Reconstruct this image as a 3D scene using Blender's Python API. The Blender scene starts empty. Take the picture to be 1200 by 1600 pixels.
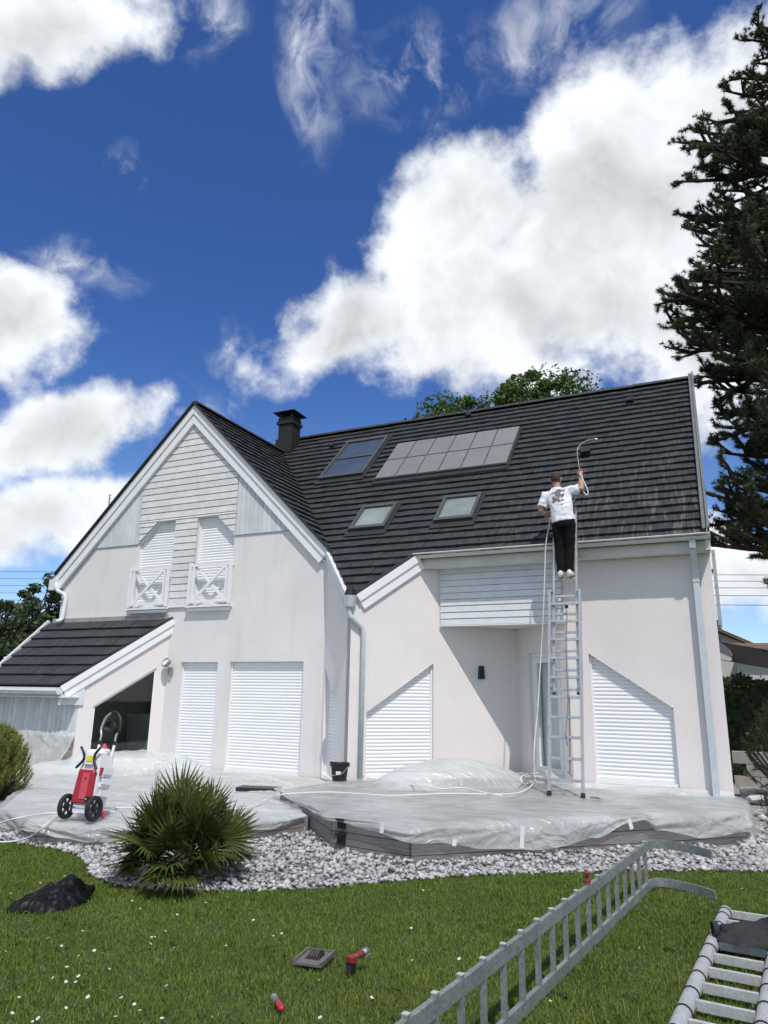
import bpy, bmesh, math, random
import numpy as np
from mathutils import Vector, Matrix, noise
from mathutils.geometry import tessellate_polygon

random.seed(7)
scene = bpy.context.scene
COL = scene.collection
RAD = math.radians

# ------------------------------------------------------------------ camera
CAM_H, F_PX = 1.65, 1104.8
PITCH, ROLL, YAW = RAD(14.4736), RAD(0.9436), RAD(25.109)
fwd = Vector((-math.sin(YAW) * math.cos(PITCH), math.cos(YAW) * math.cos(PITCH), math.sin(PITCH)))
rt0 = Vector((math.cos(YAW), math.sin(YAW), 0))
up0 = rt0.cross(fwd)
c_, s_ = math.cos(ROLL), math.sin(ROLL)
RIGHT, UP, FWD = rt0 * c_ + up0 * s_, up0 * c_ - rt0 * s_, fwd
cam_data = bpy.data.cameras.new('camera')
cam = bpy.data.objects.new('camera', cam_data)
COL.objects.link(cam)
cam.matrix_world = Matrix(((RIGHT.x, UP.x, -FWD.x, 0), (RIGHT.y, UP.y, -FWD.y, 0), (RIGHT.z, UP.z, -FWD.z, CAM_H), (0, 0, 0, 1)))
cam_data.sensor_fit = 'VERTICAL'
cam_data.sensor_height = 24
cam_data.lens = 24 * F_PX / 1600
cam_data.clip_start = 0.05
cam_data.clip_end = 2000
scene.camera = cam

def ray(x, y):
    return RIGHT * ((x - 600) / F_PX) - UP * ((y - 800) / F_PX) + FWD
CAM = Vector((0, 0, CAM_H))
def onz(x, y, z):
    d = ray(x, y); return CAM + d * ((z - CAM_H) / d.z)
def ony(x, y, Y):
    d = ray(x, y); return CAM + d * (Y / d.y)
def onplane(x, y, p, n):
    d = ray(x, y); n = Vector(n); return CAM + d * ((Vector(p) - CAM).dot(n) / d.dot(n))

# ------------------------------------------------------------------ sky, sun, exposure
SUN_TO = Vector((0.80, -1.0, 2.07)).normalized()
SUN_EL = math.asin(SUN_TO.z)
SUN_AZ = math.atan2(SUN_TO.x, SUN_TO.y)          # clockwise from +Y
world = bpy.data.worlds.new('World')
scene.world = world
world.use_nodes = True
wt = world.node_tree
wt.nodes.clear()
def wn(tree, kind, **kw):
    n = tree.nodes.new(kind)
    for k, v in kw.items(): setattr(n, k, v)
    return n
def mth(tree, op, a, b=None, c=None, clamp=False):
    n = tree.nodes.new('ShaderNodeMath'); n.operation = op; n.use_clamp = clamp
    for i, v in enumerate((a, b, c)):
        if v is None: continue
        if isinstance(v, (int, float)): n.inputs[i].default_value = v
        else: tree.links.new(v, n.inputs[i])
    return n.outputs[0]
def vmth(tree, op, a, b=None, out=0):
    n = tree.nodes.new('ShaderNodeVectorMath'); n.operation = op
    for i, v in enumerate((a, b)):
        if v is None: continue
        if isinstance(v, (tuple, list, Vector)): n.inputs[i].default_value = tuple(v)
        elif isinstance(v, (int, float)): n.inputs['Scale'].default_value = v
        else: tree.links.new(v, n.inputs[i])
    return n.outputs[out]
def smooth(tree, v, lo, hi):
    n = tree.nodes.new('ShaderNodeMapRange'); n.interpolation_type = 'SMOOTHSTEP'
    tree.links.new(v, n.inputs[0]); n.inputs[1].default_value = lo; n.inputs[2].default_value = hi
    return n.outputs[0]

# cumulus banks of this sky, each an elongated cap on the sky sphere: (centre, half sizes, tilt, density)
def sky_cap(px, py, rx, ry, ang, gain=1.0):
    d = ray(px, py); k = 1.0 / d.length; c = d.normalized()
    a = RAD(ang); ax = (RIGHT * math.cos(a) + UP * math.sin(a)); ax = (ax - c * ax.dot(c)).normalized(); ay = c.cross(ax)
    return c, ax, ay, rx / F_PX * k, ry / F_PX * k * 0.96, gain
CAPS = [sky_cap(985, 325, 320, 200, 40), sky_cap(800, 490, 340, 125, 12), sky_cap(1180, 190, 230, 175, 48), sky_cap(1120, 500, 170, 160, 90), sky_cap(720, 330, 150, 125, 40), sky_cap(520, 530, 140, 85, 16),
        sky_cap(70, 15, 140, 95, 18), sky_cap(15, 490, 125, 100, 0), sky_cap(50, 690, 210, 70, 14), sky_cap(50, 800, 170, 75, 0), sky_cap(1170, 880, 160, 80, 0)]
WISPS = [sky_cap(470, 70, 75, 190, 6), sky_cap(650, 115, 160, 75, 16), sky_cap(870, 50, 150, 70, 8), sky_cap(352, 505, 45, 65, -40), sky_cap(290, 25, 75, 70, 0), sky_cap(140, 405, 100, 55, -20), sky_cap(250, 635, 110, 60, 20), sky_cap(190, 270, 40, 40, 0)]
tcd = wn(wt, 'ShaderNodeTexCoord').outputs['Generated']
def wnoise(vec, scale, detail, rough=0.55):
    n = wn(wt, 'ShaderNodeTexNoise'); n.inputs['Scale'].default_value = scale; n.inputs['Detail'].default_value = detail; n.inputs['Roughness'].default_value = rough
    wt.links.new(vec, n.inputs['Vector']); return n
wv = vmth(wt, 'SCALE', vmth(wt, 'SUBTRACT', wnoise(tcd, 4.5, 3.0, 0.6).outputs['Color'], (0.5, 0.5, 0.5)), 0.17)
dw = vmth(wt, 'ADD', tcd, wv)
def cap_sum(caps, top, vec, k):
    best = None
    for c, ax, ay, rx, ry, gain in caps:
        mp = wn(wt, 'ShaderNodeVectorMath', operation='DOT_PRODUCT'); wt.links.new(vec, mp.inputs[0]); mp.inputs[1].default_value = tuple(ax / rx)
        mq = wn(wt, 'ShaderNodeVectorMath', operation='DOT_PRODUCT'); wt.links.new(vec, mq.inputs[0]); mq.inputs[1].default_value = tuple(ay / ry)
        u = mth(wt, 'SUBTRACT', mp.outputs[1], c.dot(ax) / rx); v = mth(wt, 'SUBTRACT', mq.outputs[1], c.dot(ay) / ry)
        r = mth(wt, 'SQRT', mth(wt, 'MULTIPLY_ADD', u, u, mth(wt, 'MULTIPLY', v, v)))
        f = mth(wt, 'SUBTRACT', top, r)
        best = f if best is None else mth(wt, 'SMOOTH_MAX', best, f, k)
    return best
best = cap_sum(CAPS, 1.40, dw, 0.22)
wispy = mth(wt, 'MAXIMUM', cap_sum(WISPS, 1.0, dw, 0.1), 0.0)
# the same kind of broken cumulus carries on over the rest of the sky
gen = mth(wt, 'MULTIPLY', mth(wt, 'SUBTRACT', wnoise(dw, 2.2, 2.0).outputs['Fac'], 0.41), 4.5)
ahead = vmth(wt, 'DOT_PRODUCT', tcd, tuple(FWD), out=1)
insight = smooth(wt, ahead, 0.62, 0.74)
best = mth(wt, 'ADD', mth(wt, 'MULTIPLY', best, insight), mth(wt, 'MULTIPLY', gen, mth(wt, 'SUBTRACT', 1.0, insight)))
fine = wnoise(tcd, 8.0, 9.0, 0.60).outputs['Fac']
f0 = mth(wt, 'MULTIPLY_ADD', mth(wt, 'SUBTRACT', fine, 0.5), 2.1, best)
solid = smooth(wt, f0, 0.22, 0.78)
fib = wnoise(dw, 13.0, 5.0, 0.62).outputs['Fac']
veil = mth(wt, 'MULTIPLY', mth(wt, 'MULTIPLY', wispy, smooth(wt, fib, 0.42, 0.80)), 1.15, clamp=True)
alpha = mth(wt, 'MAXIMUM', solid, mth(wt, 'MULTIPLY', veil, insight))
off = tuple(SUN_TO * 0.03 + Vector((0, 0, 0.03)))
b0 = wnoise(dw, 7.0, 4.0, 0.55).outputs['Fac']; b1 = wnoise(vmth(wt, 'ADD', dw, off), 7.0, 4.0, 0.55).outputs['Fac']
billow = mth(wt, 'SUBTRACT', b0, b1)                              # puffs turned to the sun are brighter
thick = smooth(wt, best, 0.55, 1.5)
val = mth(wt, 'MULTIPLY_ADD', billow, 1.05, 1.08)
val = mth(wt, 'SUBTRACT', val, mth(wt, 'MULTIPLY', thick, 0.25))
val = mth(wt, 'MULTIPLY_ADD', mth(wt, 'SUBTRACT', fine, 0.5), 0.35, val)
sky = wn(wt, 'ShaderNodeTexSky', sky_type='NISHITA', sun_disc=False)
sky.sun_elevation = SUN_EL; sky.sun_rotation = SUN_AZ
sky.altitude = 200; sky.air_density = 1.0; sky.dust_density = 0.3; sky.ozone_density = 4.0
CLOUD_GAIN, SKY_STRENGTH = 5.2, 0.10
ccol = wn(wt, 'ShaderNodeVectorMath', operation='SCALE'); ccol.inputs[0].default_value = (0.945, 0.985, 1.035)
wt.links.new(mth(wt, 'MULTIPLY', val, CLOUD_GAIN), ccol.inputs['Scale'])
hue = wn(wt, 'ShaderNodeVectorMath', operation='MULTIPLY')          # deep blue overhead, paler towards the horizon
tint = wn(wt, 'ShaderNodeMix', data_type='RGBA'); tint.inputs[6].default_value = (0.72, 0.78, 0.86, 1); tint.inputs[7].default_value = (0.29, 0.455, 0.735, 1)
szp = wn(wt, 'ShaderNodeSeparateXYZ'); wt.links.new(tcd, szp.inputs[0]); wt.links.new(smooth(wt, szp.outputs[2], 0.0, 0.5), tint.inputs[0])
wt.links.new(tint.outputs[2], hue.inputs[1])
wt.links.new(sky.outputs[0], hue.inputs[0])
mix = wn(wt, 'ShaderNodeMix', data_type='RGBA')
wt.links.new(alpha, mix.inputs[0]); wt.links.new(hue.outputs[0], mix.inputs[6]); wt.links.new(ccol.outputs[0], mix.inputs[7])
bg = wn(wt, 'ShaderNodeBackground'); bg.inputs[1].default_value = SKY_STRENGTH
wt.links.new(mix.outputs[2], bg.inputs[0])
wo = wn(wt, 'ShaderNodeOutputWorld'); wt.links.new(bg.outputs[0], wo.inputs[0])
world.cycles.sampling_method = 'MANUAL'; world.cycles.sample_map_resolution = 512

sun_d = bpy.data.lights.new('sun', 'SUN'); sun_d.energy = 2.0; sun_d.angle = RAD(0.6); sun_d.color = (1.0, 0.95, 0.885)
sun = bpy.data.objects.new('sun', sun_d); COL.objects.link(sun)
sun.rotation_euler = SUN_TO.to_track_quat('Z', 'Y').to_euler(); sun.location = (8, -6, 14)
vs = scene.view_settings
vs.view_transform = 'Standard'; vs.look = 'None'; vs.gamma = 1.0; vs.use_curve_mapping = False; vs.exposure = 0.82
scene.render.resolution_x, scene.render.resolution_y = 768, 1024
scene.cycles.max_bounces = 6; scene.cycles.transparent_max_bounces = 10

# ------------------------------------------------------------------ materials
MATS = {}
def material(name, col, rough=0.6, metal=0.0, var=0.0, vscale=3.0, col2=None, bump=0.0, bscale=40.0, spec=0.5, rnd=0.0, stretch=None, fine=None):
    m = bpy.data.materials.new(name); m.use_nodes = True; MATS[name] = m
    t = m.node_tree; b = t.nodes['Principled BSDF']
    b.inputs['Roughness'].default_value = rough; b.inputs['Metallic'].default_value = metal
    b.inputs['Specular IOR Level'].default_value = spec
    tc = t.nodes.new('ShaderNodeTexCoord'); vec = tc.outputs['Object']
    geo = t.nodes.new('ShaderNodeNewGeometry'); pos = geo.outputs['Position']
    vec = pos
    if stretch:
        mp = t.nodes.new('ShaderNodeMapping'); mp.inputs['Scale'].default_value = stretch
        t.links.new(vec, mp.inputs['Vector']); vec = mp.outputs[0]
    out = None
    if var > 0 or col2:
        nz = t.nodes.new('ShaderNodeTexNoise'); nz.inputs['Scale'].default_value = vscale; nz.inputs['Detail'].default_value = 6; nz.inputs['Roughness'].default_value = 0.62
        t.links.new(vec, nz.inputs['Vector'])
        rmp = t.nodes.new('ShaderNodeMapRange'); rmp.inputs[1].default_value = 0.32; rmp.inputs[2].default_value = 0.68
        t.links.new(nz.outputs['Fac'], rmp.inputs[0])
        mx = t.nodes.new('ShaderNodeMix'); mx.data_type = 'RGBA'
        c2 = col2 if col2 else tuple(max(0, c * (1 - var)) for c in col)
        mx.inputs[6].default_value = (*c2, 1); mx.inputs[7].default_value = (*col, 1)
        t.links.new(rmp.outputs[0], mx.inputs[0]); out = mx.outputs[2]
    if fine:
        nz2 = t.nodes.new('ShaderNodeTexNoise'); nz2.inputs['Scale'].default_value = fine[0]; nz2.inputs['Detail'].default_value = 3
        t.links.new(pos, nz2.inputs['Vector'])
        r2 = t.nodes.new('ShaderNodeMapRange'); r2.inputs[1].default_value = 0.35; r2.inputs[2].default_value = 0.65; r2.inputs[3].default_value = 1 - fine[1]; r2.inputs[4].default_value = 1 + fine[1] * 0.4
        t.links.new(nz2.outputs['Fac'], r2.inputs[0])
        mu = t.nodes.new('ShaderNodeVectorMath'); mu.operation = 'SCALE'
        if out: t.links.new(out, mu.inputs[0])
        else: mu.inputs[0].default_value = col
        t.links.new(r2.outputs[0], mu.inputs['Scale']); out = mu.outputs[0]
    if rnd > 0:
        oi = t.nodes.new('ShaderNodeObjectInfo')
        r3 = t.nodes.new('ShaderNodeMapRange'); r3.inputs[3].default_value = 1 - rnd; r3.inputs[4].default_value = 1 + rnd
        t.links.new(oi.outputs['Random'], r3.inputs[0])
        mu = t.nodes.new('ShaderNodeVectorMath'); mu.operation = 'SCALE'
        if out: t.links.new(out, mu.inputs[0])
        else: mu.inputs[0].default_value = col
        t.links.new(r3.outputs[0], mu.inputs['Scale']); out = mu.outputs[0]
    if out: t.links.new(out, b.inputs['Base Color'])
    else: b.inputs['Base Color'].default_value = (*col, 1)
    if bump > 0:
        nb = t.nodes.new('ShaderNodeTexNoise'); nb.inputs['Scale'].default_value = bscale; nb.inputs['Detail'].default_value = 4
        t.links.new(vec, nb.inputs['Vector'])
        bp = t.nodes.new('ShaderNodeBump'); bp.inputs['Strength'].default_value = bump; bp.inputs['Distance'].default_value = 0.01
        t.links.new(nb.outputs['Fac'], bp.inputs['Height']); t.links.new(bp.outputs[0], b.inputs['Normal'])
    return m

def streaked(m, col, amount, sx=6.0, sz=0.6, lo=0.52, hi=0.72):
    """weathering runs: vertical streaks mixed into an existing base colour"""
    t = m.node_tree; b = t.nodes['Principled BSDF']
    geo = t.nodes.new('ShaderNodeNewGeometry')
    mp = t.nodes.new('ShaderNodeMapping'); mp.inputs['Scale'].default_value = (sx, sx, sz)
    t.links.new(geo.outputs['Position'], mp.inputs['Vector'])
    nz = t.nodes.new('ShaderNodeTexNoise'); nz.inputs['Scale'].default_value = 1.0; nz.inputs['Detail'].default_value = 7; nz.inputs['Roughness'].default_value = 0.65
    t.links.new(mp.outputs[0], nz.inputs['Vector'])
    r = t.nodes.new('ShaderNodeMapRange'); r.inputs[1].default_value = lo; r.inputs[2].default_value = hi; r.inputs[4].default_value = amount
    t.links.new(nz.outputs['Fac'], r.inputs[0])
    mx = t.nodes.new('ShaderNodeMix'); mx.data_type = 'RGBA'
    src = b.inputs['Base Color']
    if src.is_linked: t.links.new(src.links[0].from_socket, mx.inputs[6])
    else: mx.inputs[6].default_value = src.default_value
    mx.inputs[7].default_value = (*col, 1)
    t.links.new(r.outputs[0], mx.inputs[0]); t.links.new(mx.outputs[2], src)
    return m

material('stucco', (0.80, 0.755, 0.735), 0.9, var=0.07, vscale=0.9, bump=0.7, bscale=80, fine=(75, 0.09))
streaked(MATS['stucco'], (0.60, 0.56, 0.53), 0.28, 1.6, 0.5, 0.55, 0.8)
material('stucco_old', (0.77, 0.75, 0.73), 0.9, var=0.09, vscale=1.1, bump=0.7, bscale=80, fine=(75, 0.09))
streaked(MATS['stucco_old'], (0.42, 0.41, 0.38), 0.42, 3.4, 0.40, 0.54, 0.82)
material('white_paint', (0.80, 0.805, 0.81), 0.45, var=0.05, vscale=3)
material('white_board', (0.70, 0.72, 0.74), 0.55, var=0.12, vscale=5, stretch=(1, 1, 1), bump=0.15, bscale=60, rnd=0.05)
material('weathered_board', (0.70, 0.695, 0.68), 0.7, var=0.16, vscale=5, bump=0.3, bscale=60, rnd=0.06)
streaked(MATS['weathered_board'], (0.40, 0.39, 0.37), 0.45, 5.0, 1.2, 0.54, 0.78)
material('upright_board', (0.64, 0.665, 0.68), 0.6, var=0.15, vscale=4, rnd=0.08)
streaked(MATS['upright_board'], (0.42, 0.43, 0.43), 0.5, 9.0, 0.5, 0.5, 0.72)
material('shutter_white', (0.82, 0.83, 0.84), 0.4, rnd=0.015)
material('gutter_zinc', (0.64, 0.63, 0.58), 0.5, var=0.14, vscale=4, fine=(60, 0.1))
material('pipe_zinc', (0.58, 0.64, 0.68), 0.45, var=0.15, vscale=6, fine=(80, 0.12))
material('soffit', (0.70, 0.69, 0.67), 0.8, var=0.05)
material('flashing', (0.15, 0.165, 0.17), 0.6, var=0.3, vscale=8)
material('roof_under', (0.02, 0.02, 0.022), 0.9)
tile = material('roof_tile', (0.044, 0.046, 0.050), 0.62, var=0.32, vscale=7, fine=(45, 0.35), rnd=0.13, spec=0.4)
material('lead', (0.034, 0.035, 0.037), 0.8, var=0.3, spec=0.3)
material('chimney_black', (0.010, 0.010, 0.011), 0.7, var=0.3, vscale=9)
material('skylight_frame', (0.075, 0.078, 0.078), 0.5, var=0.2)
material('solar_glass', (0.20, 0.20, 0.192), 0.3, var=0.14, vscale=1.6, spec=0.6)
streaked(MATS['solar_glass'], (0.26, 0.26, 0.25), 0.5, 7.0, 0.8, 0.5, 0.75)
material('skylight_glass', (0.24, 0.29, 0.27), 0.12, var=0.3, vscale=3, spec=0.8)
material('blue_glass', (0.07, 0.095, 0.125), 0.08, var=0.3, vscale=2, spec=0.8)
material('black_plastic', (0.012, 0.012, 0.013), 0.45)
material('dark_rubber', (0.015, 0.015, 0.016), 0.75)
material('aluminium', (0.60, 0.60, 0.585), 0.42, metal=0.75, var=0.22, vscale=12, fine=(70, 0.2))
material('dull_aluminium', (0.38, 0.40, 0.40), 0.55, metal=0.55, var=0.3, vscale=9, fine=(50, 0.25))
material('pale_bar', (0.56, 0.585, 0.57), 0.55, metal=0.2, var=0.2, vscale=12, fine=(60, 0.15))
material('steel_tube', (0.5, 0.52, 0.53), 0.5, metal=0.25, var=0.22, vscale=12, fine=(90, 0.15))
material('rope', (0.20, 0.19, 0.17), 0.9)
material('red_plastic', (0.40, 0.022, 0.035), 0.4, var=0.2, vscale=14)
material('pink_plastic', (0.56, 0.07, 0.10), 0.4)
material('white_plastic', (0.78, 0.79, 0.80), 0.4)
material('yellow_label', (0.72, 0.62, 0.03), 0.5)
material('chrome', (0.7, 0.7, 0.7), 0.2, metal=1.0)
material('deck_wood', (0.26, 0.245, 0.235), 0.8, var=0.45, vscale=4, stretch=(1.2, 1.2, 22), bump=0.4, bscale=9, rnd=0.10)
material('deck_under', (0.03, 0.028, 0.026), 0.9)
material('terrace_tile', (0.46, 0.46, 0.45), 0.8, var=0.15, vscale=3)
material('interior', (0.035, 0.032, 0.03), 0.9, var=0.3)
material('interior_floor', (0.26, 0.26, 0.25), 0.5, var=0.1)
material('cabinet', (0.16, 0.155, 0.15), 0.6)
material('stone_base', (0.40, 0.34, 0.30), 0.85, var=0.3, vscale=6, rnd=0.18)
material('lawn', (0.07, 0.10, 0.03), 0.95, var=0.45, vscale=1.4, fine=(40, 0.5))
material('soil', (0.10, 0.09, 0.08), 0.95, var=0.4, vscale=6)
material('gravel_bed', (0.34, 0.33, 0.32), 0.9, var=0.5, vscale=22, bump=1.0, bscale=30)
material('dark_cloth', (0.004, 0.004, 0.005), 0.5, spec=0.25, var=0.3, vscale=8, bump=0.35, bscale=45)
material('charcoal_cloth', (0.028, 0.028, 0.031), 0.9, var=0.35, vscale=8, bump=0.3, bscale=60)
material('skin', (0.42, 0.235, 0.165), 0.55, var=0.12, vscale=20)
material('hair', (0.065, 0.04, 0.026), 0.8, var=0.4, vscale=60)
material('shirt_white', (0.74, 0.75, 0.79), 0.85, var=0.06, vscale=6, bump=0.5, bscale=14)
material('trouser_black', (0.005, 0.005, 0.006), 0.9, spec=0.2, bump=0.5, bscale=14)
material('shoe_white', (0.66, 0.64, 0.60), 0.7)
material('sole_tan', (0.36, 0.28, 0.19), 0.8)
material('print_dark', (0.13, 0.115, 0.13), 0.9, var=0.3, vscale=30)
material('print_tan', (0.42, 0.33, 0.26), 0.9)
material('hose_white', (0.66, 0.67, 0.64), 0.5)
material('tool_red', (0.24, 0.03, 0.028), 0.5, var=0.3, vscale=30)
material('bark', (0.10, 0.075, 0.055), 0.95, var=0.45, vscale=6, bump=0.8, bscale=18)
material('neighbour_roof', (0.17, 0.105, 0.075), 0.85, var=0.25, vscale=3, rnd=0.1)
material('neighbour_wall', (0.62, 0.62, 0.585), 0.9, var=0.06)
material('sail', (0.014, 0.012, 0.012), 0.9, spec=0.2)
material('curtain', (0.70, 0.76, 0.74), 0.9, var=0.1)
material('pine_bark', (0.045, 0.034, 0.027), 0.95, var=0.4, vscale=6, bump=0.8, bscale=18)
material('old_tile', (0.15, 0.14, 0.135), 0.85, var=0.3, vscale=25)
material('wire', (0.05, 0.05, 0.055), 0.6)
material('concrete', (0.36, 0.35, 0.33), 0.9, var=0.25, vscale=5, bump=0.4)
material('limestone', (0.60, 0.60, 0.60), 0.85, var=0.3, vscale=9, bump=0.4, bscale=30)

def leaf_mat(name, col, col2, rough=0.55, trans=0.35, vscale=2.0):
    m = bpy.data.materials.new(name); m.use_nodes = True; MATS[name] = m
    t = m.node_tree; b = t.nodes['Principled BSDF']; out = t.nodes['Material Output']
    b.inputs['Roughness'].default_value = rough; b.inputs['Specular IOR Level'].default_value = 0.35
    geo = t.nodes.new('ShaderNodeNewGeometry')
    nz = t.nodes.new('ShaderNodeTexNoise'); nz.inputs['Scale'].default_value = vscale; nz.inputs['Detail'].default_value = 4
    t.links.new(geo.outputs['Position'], nz.inputs['Vector'])
    ad = t.nodes.new('ShaderNodeMath'); ad.operation = 'MULTIPLY_ADD'; ad.inputs[1].default_value = 0.55
    t.links.new(geo.outputs['Random Per Island'], ad.inputs[0])
    r = t.nodes.new('ShaderNodeMapRange'); r.inputs[1].default_value = 0.3; r.inputs[2].default_value = 0.7; r.inputs[4].default_value = 0.45
    t.links.new(nz.outputs['Fac'], r.inputs[0]); t.links.new(r.outputs[0], ad.inputs[2])
    mx = t.nodes.new('ShaderNodeMix'); mx.data_type = 'RGBA'; mx.inputs[6].default_value = (*col, 1); mx.inputs[7].default_value = (*col2, 1)
    t.links.new(ad.outputs[0], mx.inputs[0]); t.links.new(mx.outputs[2], b.inputs['Base Color'])
    if trans > 0:
        tr = t.nodes.new('ShaderNodeBsdfTranslucent'); t.links.new(mx.outputs[2], tr.inputs[0])
        ms = t.nodes.new('ShaderNodeMixShader'); ms.inputs[0].default_value = trans
        t.links.new(b.outputs[0], ms.inputs[1]); t.links.new(tr.outputs[0], ms.inputs[2]); t.links.new(ms.outputs[0], out.inputs[0])
    return m
leaf_mat('grass_blade', (0.080, 0.150, 0.016), (0.215, 0.285, 0.05), 0.6, 0.3, 1.3)
t = MATS['grass_blade'].node_tree; b = t.nodes['Principled BSDF']; geo = t.nodes.new('ShaderNodeNewGeometry')     # worn, drier patches
nz = t.nodes.new('ShaderNodeTexNoise'); nz.inputs['Scale'].default_value = 0.9; nz.inputs['Detail'].default_value = 7; nz.inputs['Roughness'].default_value = 0.65; t.links.new(geo.outputs['Position'], nz.inputs['Vector'])
dr_ = t.nodes.new('ShaderNodeMapRange'); dr_.inputs[1].default_value = 0.50; dr_.inputs[2].default_value = 0.72; dr_.inputs[4].default_value = 0.35; t.links.new(nz.outputs['Fac'], dr_.inputs[0])
mx = t.nodes.new('ShaderNodeMix'); mx.data_type = 'RGBA'; mx.inputs[7].default_value = (0.24, 0.215, 0.06, 1); t.links.new(dr_.outputs[0], mx.inputs[0])
src = b.inputs['Base Color'].links[0].from_socket; t.links.new(src, mx.inputs[6]); t.links.new(mx.outputs[2], b.inputs['Base Color'])
leaf_mat('clover', (0.035, 0.085, 0.014), (0.085, 0.15, 0.03), 0.5, 0.3, 2.0)
leaf_mat('pine_needle', (0.03, 0.048, 0.02), (0.095, 0.12, 0.05), 0.6, 0.12, 1.0)
leaf_mat('mugo_needle', (0.12, 0.15, 0.03), (0.34, 0.34, 0.09), 0.6, 0.2, 3.0)
leaf_mat('shrub_needle', (0.022, 0.045, 0.018), (0.06, 0.09, 0.03), 0.6, 0.15, 3.0)
leaf_mat('oak_leaf', (0.04, 0.085, 0.014), (0.11, 0.16, 0.035), 0.5, 0.35, 1.0)
leaf_mat('fruit_leaf', (0.035, 0.06, 0.028), (0.10, 0.13, 0.06), 0.45, 0.3, 1.5)
leaf_mat('palm_leaf', (0.03, 0.055, 0.012), (0.11, 0.135, 0.034), 0.35, 0.15, 4.0)
leaf_mat('palm_dry', (0.20, 0.15, 0.07), (0.32, 0.25, 0.12), 0.6, 0.2, 4.0)
leaf_mat('hedge_leaf', (0.015, 0.03, 0.012), (0.045, 0.07, 0.025), 0.5, 0.15, 2.0)
leaf_mat('petal', (0.72, 0.72, 0.70), (0.80, 0.80, 0.78), 0.6, 0.2, 1.0)
leaf_mat('daisy_eye', (0.55, 0.40, 0.03), (0.62, 0.46, 0.04), 0.6, 0.0, 1.0)
leaf_mat('gravel_stone', (0.20, 0.195, 0.195), (0.60, 0.60, 0.605), 0.8, 0.0, 6.0)
leaf_mat('dark_gravel', (0.06, 0.06, 0.06), (0.2, 0.2, 0.2), 0.8, 0.0, 6.0)

def plastic_film(name):
    m = bpy.data.materials.new(name); m.use_nodes = True; MATS[name] = m
    t = m.node_tree; b = t.nodes['Principled BSDF']; out = t.nodes['Material Output']
    b.inputs['Base Color'].default_value = (0.80, 0.84, 0.83, 1); b.inputs['Roughness'].default_value = 0.26; b.inputs['Specular IOR Level'].default_value = 0.6
    tl = t.nodes.new('ShaderNodeBsdfTranslucent'); tl.inputs[0].default_value = (0.82, 0.86, 0.85, 1)
    tp = t.nodes.new('ShaderNodeBsdfTransparent'); tp.inputs[0].default_value = (0.96, 0.97, 0.97, 1)
    m1 = t.nodes.new('ShaderNodeMixShader'); m1.inputs[0].default_value = 0.3
    t.links.new(b.outputs[0], m1.inputs[1]); t.links.new(tl.outputs[0], m1.inputs[2])
    geo = t.nodes.new('ShaderNodeNewGeometry')
    nz = t.nodes.new('ShaderNodeTexNoise'); nz.inputs['Scale'].default_value = 1.7; nz.inputs['Detail'].default_value = 5
    t.links.new(geo.outputs['Position'], nz.inputs['Vector'])
    r = t.nodes.new('ShaderNodeMapRange'); r.inputs[1].default_value = 0.35; r.inputs[2].default_value = 0.65; r.inputs[3].default_value = 0.56; r.inputs[4].default_value = 0.30
    t.links.new(nz.outputs['Fac'], r.inputs[0])
    m2 = t.nodes.new('ShaderNodeMixShader')
    t.links.new(r.outputs[0], m2.inputs[0]); t.links.new(m1.outputs[0], m2.inputs[1]); t.links.new(tp.outputs[0], m2.inputs[2])
    t.links.new(m2.outputs[0], out.inputs[0])
    # fine sharp creases: ridged noise
    mp = t.nodes.new('ShaderNodeMapping'); mp.inputs['Scale'].default_value = (0.55, 1.5, 1.2); mp.inputs['Rotation'].default_value = (0, 0, 0.65)
    t.links.new(geo.outputs['Position'], mp.inputs['Vector'])
    hts = None
    for sc_, wgt in ((1.0, 1.0), (2.3, 0.55), (5.2, 0.25)):
        n2 = t.nodes.new('ShaderNodeTexNoise'); n2.inputs['Scale'].default_value = sc_; n2.inputs['Detail'].default_value = 3; n2.inputs['Distortion'].default_value = 0.8
        t.links.new(mp.outputs[0], n2.inputs['Vector'])
        h_ = mth(t, 'MULTIPLY', mth(t, 'POWER', mth(t, 'SUBTRACT', 1.0, mth(t, 'ABSOLUTE', mth(t, 'MULTIPLY_ADD', n2.outputs['Fac'], 7.0, -3.5)), clamp=True), 2.0), wgt)
        hts = h_ if hts is None else mth(t, 'ADD', hts, h_)
    bp = t.nodes.new('ShaderNodeBump'); bp.inputs['Strength'].default_value = 0.5; bp.inputs['Distance'].default_value = 0.04
    t.links.new(hts, bp.inputs['Height']); t.links.new(bp.outputs[0], b.inputs['Normal']); t.links.new(bp.outputs[0], tl.inputs['Normal'])
    return m
plastic_film('plastic_film')
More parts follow.
